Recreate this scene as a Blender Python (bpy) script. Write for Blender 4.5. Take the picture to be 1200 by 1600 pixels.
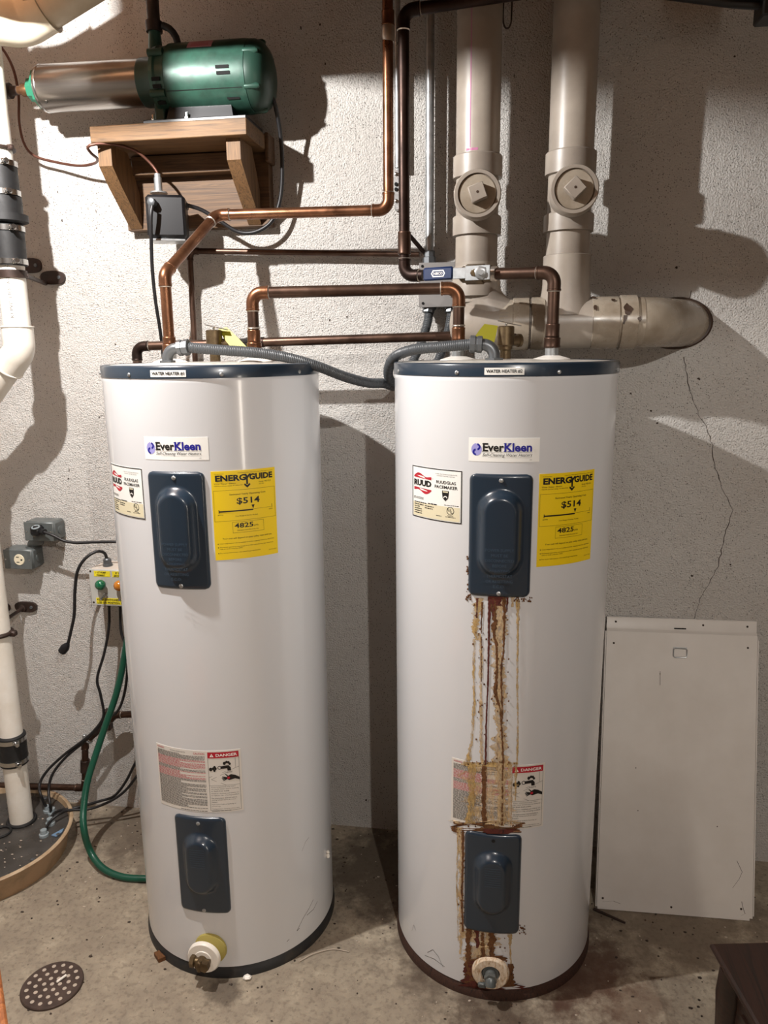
import bpy, math, random
from mathutils import Vector, Matrix, Euler
random.seed(7)
for o in list(bpy.data.objects): bpy.data.objects.remove(o, do_unlink=True)
scene = bpy.context.scene
COL = scene.collection
V = Vector
# ------------------------------------------------------------------ camera
# World: the block wall is the plane y = 0, the room lies at y < 0, floor z = 0 (metres).
FPX = 1181.306
CAM = V((0.0, -2.23706, 1.5861))
FW = V((-0.14949165, 0.96570833, -0.21227263))
RT = V((0.98851387, 0.15078806, -0.01016281))
UP = V((-0.02219387, 0.21135369, 0.97715764))
cd = bpy.data.cameras.new('camera'); cam = bpy.data.objects.new('camera', cd); COL.objects.link(cam)
cd.sensor_fit = 'VERTICAL'; cd.sensor_height = 24.0; cd.sensor_width = 18.0
cd.lens = FPX * 24.0 / 1600.0; cd.clip_start = 0.02
M3 = Matrix((RT, UP, -FW)).transposed()
cam.matrix_world = Matrix.Translation(CAM) @ M3.to_4x4()
scene.camera = cam
# ------------------------------------------------------------------ light
W = bpy.data.worlds.new('world'); scene.world = W; W.use_nodes = True
W.node_tree.nodes['Background'].inputs[0].default_value = (0.05, 0.045, 0.04, 1)
W.node_tree.nodes['Background'].inputs[1].default_value = 0.3
def bulb(name, loc, power, col, r):
    l = bpy.data.lights.new(name, 'POINT'); l.energy = power; l.color = col; l.shadow_soft_size = r
    o = bpy.data.objects.new(name, l); COL.objects.link(o); o.location = loc; return o
bulb('ceiling_bulb', (-1.09, -1.0, 2.40), 86, (1.0, 0.98, 0.955), 0.013)
bulb('ceiling_bulb', (0.50, -2.60, 2.40), 54, (1.0, 0.95, 0.885), 0.016)
vs = scene.view_settings
vs.view_transform = 'Standard'; vs.look = 'None'; vs.gamma = 1.0; vs.use_curve_mapping = False; vs.exposure = 0.76
scene.display_settings.display_device = 'sRGB'

# ------------------------------------------------------------------ measuring helpers
def ray(px, py): return FW + RT * ((px - 600) / FPX) - UP * ((py - 800) / FPX)
def P(px, py, s):
    "point seen at a photo position, s metres out from the wall"
    d = ray(px, py); t = (-s - CAM.y) / d.y; return CAM + d * t
def PZ(px, py, z):
    d = ray(px, py); t = (z - CAM.z) / d.z; return CAM + d * t

# ------------------------------------------------------------------ materials
def rgb(h): 
    c = [int(h[i:i+2], 16) / 255 for i in (0, 2, 4)]
    return tuple(x / 12.92 if x <= .04045 else ((x + .055) / 1.055) ** 2.4 for x in c) + (1,)
class NT:
    def __init__(s, m):
        s.t = m.node_tree; s.n = s.t.nodes; s.l = s.t.links
    def new(s, k, **kw):
        n = s.n.new(k)
        for a, b in kw.items(): setattr(n, a, b)
        return n
    def link(s, a, b): s.l.new(a, b)
    def coord(s, scale=(1, 1, 1)):
        tc = s.new('ShaderNodeTexCoord'); mp = s.new('ShaderNodeMapping'); mp.inputs['Scale'].default_value = scale
        s.link(tc.outputs['Object'], mp.inputs[0]); return mp.outputs[0]
    def noise(s, vec, scale, detail=4, rough=.55, dist=0):
        n = s.new('ShaderNodeTexNoise'); n.inputs['Scale'].default_value = scale; n.inputs['Detail'].default_value = detail
        n.inputs['Roughness'].default_value = rough; n.inputs['Distortion'].default_value = dist
        s.link(vec, n.inputs['Vector']); return n.outputs['Fac']
    def ramp(s, fac, stops, interp='LINEAR'):
        r = s.new('ShaderNodeValToRGB'); cr = r.color_ramp; cr.interpolation = interp
        while len(cr.elements) < len(stops): cr.elements.new(.5)
        for e, (p, c) in zip(cr.elements, stops):
            e.position = p; e.color = c if not isinstance(c, (int, float)) else (c, c, c, 1)
        s.link(fac, r.inputs[0]); return r.outputs[0]
    def mix(s, fac, a, b, mode='MIX'):
        m = s.new('ShaderNodeMix', data_type='RGBA', blend_type=mode)
        for sock, v in ((m.inputs[0], fac), (m.inputs[6], a), (m.inputs[7], b)):
            if hasattr(v, 'links'): s.link(v, sock)
            else: sock.default_value = v
        return m.outputs[2]
    def math(s, op, a, b=None):
        m = s.new('ShaderNodeMath', operation=op)
        for i, v in enumerate((a, b)):
            if v is None: continue
            if hasattr(v, 'links'): s.link(v, m.inputs[i])
            else: m.inputs[i].default_value = v
        return m.outputs[0]
    def bump(s, h, strength, dist):
        b = s.new('ShaderNodeBump'); b.inputs['Strength'].default_value = strength; b.inputs['Distance'].default_value = dist
        s.link(h, b.inputs['Height']); return b.outputs[0]
def blank(name):
    m = bpy.data.materials.new(name); m.use_nodes = True
    return m, NT(m), m.node_tree.nodes['Principled BSDF']
def mat(name, col, rough=.5, metal=0, col2=None, scale=30, stretch=(1, 1, 1), contrast=(.35, .65), bump=None, coat=0, rvar=0, spec=None):
    m, t, b = blank(name)
    if isinstance(col, str): col = rgb(col)
    b.inputs['Base Color'].default_value = col; b.inputs['Roughness'].default_value = rough; b.inputs['Metallic'].default_value = metal
    b.inputs['Coat Weight'].default_value = coat; b.inputs['Coat Roughness'].default_value = .08
    if spec is not None: b.inputs['Specular IOR Level'].default_value = spec
    vec = t.coord(stretch)
    if col2 is not None:
        if isinstance(col2, str): col2 = rgb(col2)
        f = t.noise(vec, scale, 5, .6)
        t.link(t.ramp(f, [(contrast[0], col), (contrast[1], col2)]), b.inputs['Base Color'])
    if rvar:
        f = t.noise(vec, scale * 1.7, 4)
        t.link(t.ramp(f, [(.3, max(0, rough - rvar)), (.7, min(1, rough + rvar))]), b.inputs['Roughness'])
    if bump:
        f = t.noise(vec, bump[0], 4); t.link(t.bump(f, bump[1], bump[2]), b.inputs['Normal'])
    return m
def wall_material():
    m, t, b = blank('painted_block_wall')
    v = t.coord()
    big = t.noise(v, 1.3, 5, .6)
    base = t.ramp(big, [(.3, rgb('d0cac3')), (.55, rgb('dcd8d3')), (.75, rgb('e4e1dc'))])
    patch = t.noise(v, 7, 5, .65)
    base = t.mix(t.ramp(patch, [(.55, 0.0), (.75, .25)]), base, rgb('bdb2a6'))
    # dark pores, with dense small specks painting the shadows of the stipple
    vo = t.new('ShaderNodeTexVoronoi'); vo.inputs['Scale'].default_value = 190
    wv = t.new('ShaderNodeVectorMath', operation='ADD'); nz = t.new('ShaderNodeTexNoise'); nz.inputs['Scale'].default_value = 120
    t.link(v, nz.inputs['Vector']); sc = t.new('ShaderNodeVectorMath', operation='SCALE'); sc.inputs['Scale'].default_value = .006
    t.link(nz.outputs['Color'], sc.inputs[0]); t.link(v, wv.inputs[0]); t.link(sc.outputs[0], wv.inputs[1])
    t.link(wv.outputs[0], vo.inputs['Vector'])
    sp = t.new('ShaderNodeSeparateColor'); t.link(vo.outputs['Color'], sp.inputs[0])
    gate = t.math('MULTIPLY', t.math('GREATER_THAN', sp.outputs[0], .55), t.math('GREATER_THAN', t.noise(v, 9, 4, .6), .43))
    pit = t.math('MULTIPLY', t.math('LESS_THAN', vo.outputs['Distance'], .26), gate)
    vo2 = t.new('ShaderNodeTexVoronoi'); vo2.inputs['Scale'].default_value = 26
    mp2 = t.new('ShaderNodeMapping'); mp2.inputs['Scale'].default_value = (1.6, 1, .8); t.link(wv.outputs[0], mp2.inputs[0]); t.link(mp2.outputs[0], vo2.inputs['Vector'])
    sp2 = t.new('ShaderNodeSeparateColor'); t.link(vo2.outputs['Color'], sp2.inputs[0])
    pit2 = t.math('MULTIPLY', t.math('LESS_THAN', vo2.outputs['Distance'], .10), t.math('GREATER_THAN', sp2.outputs[1], .62))
    pits_and_shade = t.math('MAXIMUM', pit, pit2)
    colr = t.mix(t.math('MULTIPLY', pits_and_shade, .7), base, rgb('4a4036'))
    # grime creeping up from the floor line
    sx = t.new('ShaderNodeSeparateXYZ'); t.link(v, sx.inputs[0])
    t.link(colr, b.inputs['Base Color']); b.inputs['Roughness'].default_value = .62
    f1 = t.noise(v, 210, 3, .65); f2 = t.noise(v, 45, 4, .6)
    h = t.math('ADD', t.math('MULTIPLY', f1, 1.0), t.math('MULTIPLY', f2, .7))
    h = t.math('SUBTRACT', h, t.math('MULTIPLY', pits_and_shade, .8))
    t.link(t.bump(h, 1.0, .011), b.inputs['Normal'])
    return m
def floor_material():
    m, t, b = blank('stained_concrete_floor')
    v = t.coord()
    a = t.noise(v, 2.2, 6, .6); a2 = t.noise(v, 14, 6, .65); a3 = t.noise(v, 70, 4, .6)
    base = t.ramp(a, [(.3, rgb('8d8170')), (.5, rgb('9e927f')), (.72, rgb('aca08c'))])
    base = t.mix(t.ramp(a2, [(.42, .55), (.62, 0.0)]), base, rgb('7e7264'))
    base = t.mix(t.ramp(a2, [(.6, 0.0), (.74, .5)]), base, rgb('c2b6a2'))
    base = t.mix(t.ramp(a3, [(.36, .5), (.5, 0.0)]), base, rgb('6a5f52'))
    vo = t.new('ShaderNodeTexVoronoi'); vo.inputs['Scale'].default_value = 55; t.link(v, vo.inputs['Vector'])
    sp = t.new('ShaderNodeSeparateColor'); t.link(vo.outputs['Color'], sp.inputs[0])
    fl = t.math('MULTIPLY', t.math('LESS_THAN', vo.outputs['Distance'], .12), t.math('GREATER_THAN', sp.outputs[0], .7))
    base = t.mix(t.math('MULTIPLY', fl, .7), base, rgb('3a3129'))
    # rusty water stains around the leaking heater, dirt at the left, other darker patches
    def spot(cx, cy, r, col, amt, base):
        d = t.new('ShaderNodeVectorMath', operation='DISTANCE'); d.inputs[1].default_value = (cx, cy, 0); t.link(v, d.inputs[0])
        k = t.math('ADD', d.outputs['Value'], t.math('MULTIPLY', t.math('SUBTRACT', a2, .5), r * 1.6))
        return t.mix(t.ramp(k, [(r * .55, amt), (r, 0.0)]), base, col)
    base = spot(.02, -.42, .34, rgb('4b3d31'), .8, base)
    base = spot(.22, -.52, .17, rgb('4a2c1e'), .75, base)
    base = spot(.36, -.60, .10, rgb('533625'), .5, base)
    base = spot(.02, -.74, .13, rgb('4a3a2d'), .6, base)
    base = spot(-.30, -.20, .25, rgb('4e4439'), .8, base)
    base = spot(-.66, -.71, .06, rgb('4b4036'), .7, base)
    base = spot(-1.22, -.10, .20, rgb('54483c'), .7, base)
    base = spot(-1.05, -.25, .16, rgb('5c5043'), .5, base)
    base = spot(.50, -.25, .28, rgb('655647'), .6, base)
    t.link(base, b.inputs['Base Color']); b.inputs['Roughness'].default_value = .8
    h = t.math('ADD', a2, t.math('MULTIPLY', a3, .5)); t.link(t.bump(h, .5, .008), b.inputs['Normal'])
    return m
def wood_material(name, c1, c2, c3, axis, scale=1.0, rough=.65):
    m, t, b = blank(name)
    st = [34, 34, 34]; st[axis] = 1.2
    v = t.coord([x * scale for x in st])
    f = t.noise(v, 2.0, 5, .6, 1.2)
    t.link(t.ramp(f, [(.30, rgb(c3)), (.42, rgb(c1)), (.55, rgb(c2)), (.62, rgb(c1)), (.75, rgb(c3))]), b.inputs['Base Color'])
    b.inputs['Roughness'].default_value = rough
    t.link(t.bump(f, .3, .002), b.inputs['Normal']); return m
def rust_material(name, c1, c2, c3, alpha=None):
    m, t, b = blank(name)
    v = t.coord((1, 1, .35)); f = t.noise(v, 160, 5, .7)
    t.link(t.ramp(f, [(.32, rgb(c1)), (.5, rgb(c2)), (.68, rgb(c3))]), b.inputs['Base Color']); b.inputs['Roughness'].default_value = .8
    t.link(t.bump(f, .6, .002), b.inputs['Normal'])
    if alpha:
        f2 = t.noise(v, 90, 4, .7); t.link(t.ramp(f2, [(.38, alpha[0]), (.62, alpha[1])]), b.inputs['Alpha'])
    return m
MT = {}
MT['wall'] = wall_material(); MT['floor'] = floor_material()
MT['enamel'] = mat('white_enamel', 'd2d3d5', .22, coat=.5, rvar=.04, scale=5)
MT['navy'] = mat('navy_enamel', '222f3c', .28, coat=.4)
MT['navy_print'] = mat('navy_emboss', '3a4a5a', .3, coat=.3)
MT['lid'] = mat('dusty_lid', 'b9b4ac', .5, col2='6f685e', scale=18, contrast=(.5, .72))
MT['copper'] = mat('copper', '96694d', .30, .85, col2='6e4a35', scale=14, stretch=(1, 1, 1), rvar=.08)
MT['copper_dark'] = mat('tarnished_copper', '5f493d', .38, .8, col2='443229', scale=12, rvar=.08)
MT['copper_black'] = mat('blackened_copper', '3a2b25', .42, .8, col2='261b17', scale=12, rvar=.08)
MT['solder'] = mat('solder', 'c9bfb4', .35, .9)
MT['beige'] = mat('beige_pvc', 'a3998d', .38, col2='8d8379', scale=6, rvar=.06)
MT['beige_dirty'] = mat('dirty_beige_pvc', '9d9283', .3, col2='736554', scale=9, contrast=(.45, .75), rvar=.08)
MT['glue'] = mat('dried_glue', '3b2a1f', .5)
MT['purple'] = mat('purple_primer', 'b06a8e', .6)
MT['pvc'] = mat('white_pvc', 'e8e4dc', .35, col2='d8d0c2', scale=7)
MT['pvc_old'] = mat('aged_white_pvc', 'ddd3bf', .4, col2='c8bba3', scale=8)
MT['rubber'] = mat('black_rubber', '161617', .6, rvar=.1)
MT['cord'] = mat('black_cord', '171618', .45)
MT['steel'] = mat('galvanized_steel', 'bfc1c2', .34, .7, col2='9b9e9f', scale=22, rvar=.08)
MT['stainless'] = mat('brushed_stainless', 'a9a39d', .26, 1.0, col2='938d87', scale=60, stretch=(.05, 1, 1))
MT['boxgrey'] = mat('grey_cast_box', '6f7473', .38, .35, col2='5d6262', scale=20)
MT['jbox'] = mat('grey_junction_box', '8d8a88', .45, .3)
MT['flex'] = mat('grey_liquid_tight_conduit', '45484b', .4)
MT['fitting'] = mat('die_cast_fitting', '65686b', .38, .6)
MT['green'] = mat('green_pump_paint', '2c5043', .42, .2, col2='243f35', scale=25, coat=.15, rvar=.06)
MT['green_dark'] = mat('dark_green_paint', '20392f', .4, .15)
MT['green_pl'] = mat('green_plastic', '2a6b52', .4)
MT['black'] = mat('black_plastic', '111114', .42)
MT['iron'] = mat('black_iron', '2f2621', .5, .4, col2='40302a', scale=30)
MT['bronze'] = mat('bronze', '8a6a4a', .4, .8, col2='6b4a33', scale=30)
MT['brass'] = mat('aged_brass', '75644a', .42, .8, col2='564634', scale=40)
MT['brown_tube'] = mat('brown_copper_tube', '5f3d31', .45, .5)
MT['hole'] = mat('dark_opening', '050505', .9)
MT['lumber'] = wood_material('sawn_lumber', '5f4529', '785836', '3d2916', 0, 1.5)
MT['lumber_v'] = wood_material('sawn_lumber_upright', '5f4529', '755534', '3d2916', 2, 1.5)
MT['lumber_back'] = wood_material('weathered_board', '523b26', '654a30', '3a2819', 0, 1.3)
MT['darkwood'] = wood_material('dark_stained_wood', '1e110b', '2a170f', '160c07', 1, .7, .35)
MT['orangewood'] = wood_material('orange_stained_wood', '9a5a2c', 'b16d38', '7f4520', 2, .7, .45)
MT['joist'] = wood_material('old_joist_wood', '6b4a30', '7f5a3b', '523823', 1, .5, .8)
MT['greenhose'] = mat('green_garden_hose', '0f4a38', .35, rvar=.05)
MT['basin'] = mat('tan_fibreglass_basin', 'a08365', .5, col2='7d6a50', scale=14, contrast=(.45, .7))
MT['basin_rim'] = mat('pale_basin_rim', 'bba588', .5, col2='a08668', scale=20)
MT['sumplid'] = mat('grimy_sump_lid', '4b4845', .3, col2='36322e', scale=10, rvar=.1)
MT['bluegrey'] = mat('blue_grey_gasket', '8b969b', .5)
MT['bluerag'] = mat('blue_plastic_scrap', '6d8aa8', .5)
MT['grate'] = mat('rusty_cast_iron', '43352f', .65, .35, col2='54443c', scale=30, bump=(120, .3, .003))
MT['dust'] = mat('pale_grit', 'b3a596', .9)
MT['panelwhite'] = mat('white_painted_sheet', 'd6d1cb', .38, col2='cdc7c0', scale=5)
MT['white_pl'] = mat('white_plastic', 'ece6dc', .4)
MT['ivory'] = mat('ivory_plastic', 'ded3b8', .4)
MT['foam'] = mat('yellowed_foam', 'a89a52', .8)
MT['tag'] = mat('yellow_tag', '918b1c', .5)
MT['alarm'] = mat('pale_grey_cover', 'b3b3ad', .4)
MT['alarmbox'] = mat('beige_enclosure', 'c9bdb0', .45)
MT['greenlens'] = mat('green_lens', '0c5a3c', .15, coat=.6)
MT['amberlens'] = mat('amber_lens', 'b8701c', .15, coat=.6)
MT['sticker'] = mat('white_sticker', 'e9e8e3', .4)
MT['sticker_dull'] = mat('dull_sticker', 'd9d4cc', .5)
MT['yellow'] = mat('yellow_sticker', 'ecca14', .45)
MT['labelyellow'] = mat('yellow_label', 'e0d02a', .45)
MT['k'] = mat('black_ink', '141210', .5)
MT['grey_ink'] = mat('grey_ink', '55504c', .6)
MT['red'] = mat('red_ink', 'b01c2e', .5)
MT['redtext'] = mat('pink_red_ink', 'b8545a', .6)
MT['blue'] = mat('blue_ink', '1c1a86', .5)
MT['lav'] = mat('lavender_ink', '9a96cf', .5)
MT['beigeink'] = mat('beige_ink', 'd8cfb0', .5)
MT['whiteink'] = mat('white_ink', 'f2efe9', .5)
MT['pink'] = mat('pink_label', 'b77f8a', .5)
MT['bluegrip'] = mat('blue_vinyl_grip', '16284e', .4)
MT['crack'] = mat('wall_crack', '3a2f27', .9)
MT['rust_tan'] = rust_material('tan_rust', 'b4946a', 'cdb38a', '8e683c', (.35, 1.0))
MT['rust_yellow'] = rust_material('yellow_rust', 'a08044', 'c2a268', '7c5a2a', (.25, 1.0))
MT['rust_brown'] = rust_material('brown_rust', '45250f', '6b4420', '2c1408')
MT['rust_dark'] = rust_material('dark_red_rust', '3a140e', '5a2216', '280d08')
MT['rust_pale'] = rust_material('pale_rust_wash', 'd6bd98', 'caa878', 'e0cfb4', (.1, .75))
MT['rust_white'] = rust_material('rusty_white', 'e2d8ca', 'd6c2a8', 'a07c58')
MT['skirt'] = mat('black_base_skirt', '1f2022', .5, col2='3a342e', scale=20, contrast=(.5, .75))
MT['skirt_rust'] = rust_material('rusted_base', '2a1812', '3f261a', '1d110c')
m_, t_, b_ = blank('added_glow_pane'); b_.inputs['Base Color'].default_value = (.8, .8, .8, 1); b_.inputs['Roughness'].default_value = .1
b_.inputs['Emission Color'].default_value = (1, .9, .78, 1); b_.inputs['Emission Strength'].default_value = 11; MT['pane'] = m_  # emission added for the reflected stripe on the first heater
MT['ring_steel'] = mat('clamp_steel', 'bdbdbb', .22, 1.0)

# ------------------------------------------------------------------ mesh builder
class MB:
    def __init__(s): s.v = []; s.f = []; s.m = []; s.mi = 0
    def face(s, f): s.f.append(f); s.m.append(s.mi)
    def box(s, c, size, rot=None, bev=0.0):
        c = V(c); hx, hy, hz = [x / 2 for x in size]
        R = rot.to_matrix() if isinstance(rot, Euler) else (rot if rot is not None else Matrix.Identity(3))
        if bev <= 0:
            n = len(s.v)
            for x in (-hx, hx):
                for y in (-hy, hy):
                    for z in (-hz, hz): s.v.append(c + R @ V((x, y, z)))
            for f in ((0, 1, 3, 2), (4, 6, 7, 5), (0, 4, 5, 1), (2, 3, 7, 6), (0, 2, 6, 4), (1, 5, 7, 3)): s.face([n + i for i in f])
            return
        b = min(bev, hx * .95, hy * .95, hz * .95)
        idx = {}
        for sx in (-1, 1):
            for sy in (-1, 1):
                for sz in (-1, 1):
                    for k in range(3):
                        p = [sx * (hx - b), sy * (hy - b), sz * (hz - b)]; p[k] = (sx * hx, sy * hy, sz * hz)[k]
                        idx[(sx, sy, sz, k)] = len(s.v); s.v.append(c + R @ V(p))
        for k in range(3):
            a, b2 = [(1, 2), (2, 0), (0, 1)][k]
            for sg in (-1, 1):
                q = []
                for u, w in ((-1, -1), (1, -1), (1, 1), (-1, 1)):
                    t = [0, 0, 0]; t[k] = sg; t[a] = u; t[b2] = w; q.append(idx[(*t, k)])
                s.face(q if sg > 0 else q[::-1])
        for k in range(3):
            a, b2 = [(1, 2), (2, 0), (0, 1)][k]
            for u in (-1, 1):
                for w in (-1, 1):
                    t0 = [0, 0, 0]; t0[a] = u; t0[b2] = w; t1 = list(t0); t0[k] = -1; t1[k] = 1
                    q = [idx[(*t0, a)], idx[(*t1, a)], idx[(*t1, b2)], idx[(*t0, b2)]]
                    s.face(q if u * w < 0 else q[::-1])
        for sx in (-1, 1):
            for sy in (-1, 1):
                for sz in (-1, 1):
                    q = [idx[(sx, sy, sz, k)] for k in range(3)]; s.face(q if sx * sy * sz > 0 else q[::-1])
    def lathe(s, o, axis, prof, seg=24, cap=True, phase=0.0):
        "profile of (t, r) pairs along the axis"
        o = V(o); ax = V(axis).normalized()
        e1 = ax.orthogonal().normalized() if abs(ax.z) < .99 else V((1, 0, 0)); e2 = ax.cross(e1)
        base = len(s.v); rings = []
        for t, r in prof:
            rings.append(len(s.v))
            for i in range(seg):
                a = 2 * math.pi * i / seg + phase
                s.v.append(o + ax * t + (e1 * math.cos(a) + e2 * math.sin(a)) * r)
        for k in range(len(prof) - 1):
            a, b = rings[k], rings[k + 1]
            for i in range(seg):
                j = (i + 1) % seg; s.face([a + i, a + j, b + j, b + i])
        if cap:
            if prof[0][1] > 1e-6: s.face([rings[0] + i for i in range(seg)][::-1])
            if prof[-1][1] > 1e-6: s.face([rings[-1] + i for i in range(seg)])
    def cyl(s, a, b, r, seg=20, r2=None):
        a = V(a); b = V(b); s.lathe(a, b - a, [(0, r), ((b - a).length, r if r2 is None else r2)], seg)
    def tube(s, pts, r, seg=12, cap=True, radii=None):
        pts = [V(p) for p in pts]; n = len(pts)
        tan = [(pts[min(i + 1, n - 1)] - pts[max(i - 1, 0)]).normalized() for i in range(n)]
        e = tan[0].orthogonal().normalized(); base = len(s.v)
        for i in range(n):
            e = (e - tan[i] * e.dot(tan[i])).normalized(); e2 = tan[i].cross(e)
            rr = radii[i] if radii else r
            for k in range(seg):
                a = 2 * math.pi * k / seg; s.v.append(pts[i] + (e * math.cos(a) + e2 * math.sin(a)) * rr)
        for i in range(n - 1):
            for k in range(seg):
                j = (k + 1) % seg; a = base + i * seg; b = a + seg
                s.face([a + k, a + j, b + j, b + k])
        if cap:
            s.face([base + k for k in range(seg)][::-1]); s.face([base + (n - 1) * seg + k for k in range(seg)])
    def prism(s, pts, d):
        "closed polygon (3D points) extruded by vector d"
        n = len(pts); b = len(s.v); d = V(d)
        for p in pts: s.v.append(V(p))
        for p in pts: s.v.append(V(p) + d)
        s.face([b + i for i in range(n)][::-1]); s.face([b + n + i for i in range(n)])
        for i in range(n):
            j = (i + 1) % n; s.face([b + i, b + j, b + n + j, b + n + i])
    def grid(s, fn, nu, nv):
        b = len(s.v)
        for j in range(nv + 1):
            for i in range(nu + 1): s.v.append(V(fn(i / nu, j / nv)))
        for j in range(nv):
            for i in range(nu):
                a = b + j * (nu + 1) + i; s.face([a, a + 1, a + nu + 2, a + nu + 1])
    def torus(s, c, axis, R, r, seg=32, sub=8, a0=0, a1=2 * math.pi):
        c = V(c); ax = V(axis).normalized(); e1 = ax.orthogonal().normalized(); e2 = ax.cross(e1)
        full = abs(a1 - a0 - 2 * math.pi) < 1e-6
        pts = [c + (e1 * math.cos(a0 + (a1 - a0) * i / seg) + e2 * math.sin(a0 + (a1 - a0) * i / seg)) * R for i in range(seg + 1)]
        s.tube(pts, r, sub, cap=not full)
    def blob(s, c, r, squash=(1, 1, 1), seg=6, rings=4):
        c = V(c); n = len(s.v)
        s.v.append(c + V((0, 0, r * squash[2])))
        for j in range(1, rings):
            for i in range(seg):
                a = 2 * math.pi * i / seg; p = math.pi * j / rings; k = random.uniform(.8, 1.2)
                s.v.append(c + V((math.cos(a) * math.sin(p) * squash[0], math.sin(a) * math.sin(p) * squash[1], math.cos(p) * squash[2])) * r * k)
        s.v.append(c - V((0, 0, r * squash[2]))); last = len(s.v) - 1
        for i in range(seg):
            s.face([n, n + 1 + i, n + 1 + (i + 1) % seg])
            s.face([last, last - seg + (i + 1) % seg, last - seg + i])
        for j in range(rings - 2):
            for i in range(seg):
                a = n + 1 + j * seg; k = (i + 1) % seg
                s.face([a + i, a + seg + i, a + seg + k, a + k])
def thing(name, label, cat, loc=(0, 0, 0), group=None):
    o = bpy.data.objects.new(name, None); COL.objects.link(o); o.location = loc; o.empty_display_size = .05
    o['label'] = label; o['category'] = cat
    if group: o['group'] = group
    o['_w'] = list(loc); return o
WP = {}
def wpos(o):
    p = V((0, 0, 0))
    while o is not None: p = p + o.location; o = o.parent
    return p
def obj(name, mb, mats, parent=None, smooth=40, label=None, kind=None):
    me = bpy.data.meshes.new(name)
    vs_ = mb.v
    lo = V([min(v[i] for v in vs_) for i in range(3)]); hi = V([max(v[i] for v in vs_) for i in range(3)])
    c = (lo + hi) / 2
    if parent is None: c = V((c.x, c.y, lo.z))
    me.from_pydata([tuple(V(v) - c) for v in vs_], [], [list(f) for f in mb.f])
    if not isinstance(mats, (list, tuple)): mats = [mats]
    for m in mats: me.materials.append(MT[m] if isinstance(m, str) else m)
    if len(mats) > 1: me.polygons.foreach_set('material_index', mb.m)
    if smooth:
        me.polygons.foreach_set('use_smooth', [True] * len(me.polygons))
        me.set_sharp_from_angle(angle=math.radians(smooth))
    me.update()
    o = bpy.data.objects.new(name, me); COL.objects.link(o)
    if parent is not None:
        o.parent = parent; o.location = c - wpos(parent)
    else: o.location = c
    if label: o['label'] = label
    if kind: o['kind'] = kind
    return o
def tag(o, label, cat, group=None):
    o['label'] = label; o['category'] = cat
    if group: o['group'] = group
    return o
def struct(name, mb, m, parent=None, smooth=0):
    o = bpy.data.objects.new(name, None)
    me = bpy.data.meshes.new(name); me.from_pydata([tuple(v) for v in mb.v], [], [list(f) for f in mb.f]); me.materials.append(MT[m]); me.update()
    o = bpy.data.objects.new(name, me); COL.objects.link(o)
    if parent is None: o['kind'] = 'structure'
    else: o.parent = parent
    return o
def cat_rom(pts, step=.012):
    pts = [V(p) for p in pts]; out = []
    ext = [pts[0] * 2 - pts[1]] + pts + [pts[-1] * 2 - pts[-2]]
    for i in range(1, len(ext) - 2):
        p0, p1, p2, p3 = ext[i - 1:i + 3]
        n = max(2, int((p2 - p1).length / step))
        for k in range(n):
            t = k / n; t2 = t * t; t3 = t2 * t
            out.append(.5 * ((2 * p1) + (p2 - p0) * t + (2 * p0 - 5 * p1 + 4 * p2 - p3) * t2 + (3 * p1 - p0 - 3 * p2 + p3) * t3))
    out.append(pts[-1]); return out
def arc_corner(a, b, c, rad, n=10):
    "points of the fillet at corner b between a and c, and its trim length"
    u = (a - b).normalized(); w = (c - b).normalized(); ang = u.angle(w)
    trim = rad / math.tan(ang / 2); p = b + u * trim; q = b + w * trim
    ctr = b + (u + w).normalized() * (rad / math.sin(ang / 2)); out = []
    x = p - ctr; y = q - ctr; tot = x.angle(y)
    for i in range(n + 1):
        t = i / n; out.append(ctr + (x * math.sin((1 - t) * tot) + y * math.sin(t * tot)) / math.sin(tot))
    return out, trim
def pipe_run(root, pts, r, m, elbow_m=None, rad=None, hub=.016, fit=1.13, seg=20, solder=True):
    "straight pipes and elbow fittings along a polyline, as parts of root"
    pts = [V(p) for p in pts]; rad = rad or r * 1.9; elbow_m = elbow_m or m
    trims = [0] * len(pts); arcs = {}
    for i in range(1, len(pts) - 1):
        arcs[i], trims[i] = arc_corner(pts[i - 1], pts[i], pts[i + 1], rad)
    for i in range(len(pts) - 1):
        d = (pts[i + 1] - pts[i]).normalized(); a = pts[i] + d * trims[i]; b = pts[i + 1] - d * trims[i + 1]
        if (b - a).length > .004:
            mb = MB(); mb.cyl(a, b, r, seg); obj('pipe', mb, m, root)
    for i, arc in arcs.items():
        d0 = (arc[0] - pts[i - 1]).normalized(); d1 = (pts[i + 1] - arc[-1]).normalized()
        path = [arc[0] - d0 * hub] + arc + [arc[-1] + d1 * hub]
        rr = [r * fit] * len(path)
        mb = MB(); mb.tube(path, r * fit, seg, radii=rr)
        mb.lathe(path[0], d0, [(0, r * fit), (0.0005, r * fit * 1.06), (.004, r * fit * 1.06), (.005, r * fit)], seg)
        mb.lathe(path[-1] - d1 * .005, d1, [(0, r * fit), (.001, r * fit * 1.06), (.0045, r * fit * 1.06), (.005, r * fit)], seg)
        e = obj('elbow', mb, elbow_m, root)
        if solder:
            mb = MB()
            mb.lathe(path[0] - d0 * .002, d0, [(0, r * 1.02), (.002, r * fit * 1.03)], seg, cap=False)
            mb.lathe(path[-1], d1, [(0, r * fit * 1.03), (.002, r * 1.02)], seg, cap=False)
            obj('solder_ring', mb, 'solder', e)
def collar(root, a, b, r, m, name='coupling', lip=.003, seg=24):
    a = V(a); b = V(b); L = (b - a).length; mb = MB()
    mb.lathe(a, b - a, [(0, r * .94), (.001, r), (lip, r * 1.03), (lip * 1.6, r), (L - lip * 1.6, r), (L - lip, r * 1.03), (L - .001, r), (L, r * .94)], seg)
    return obj(name, mb, m, root)
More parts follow.
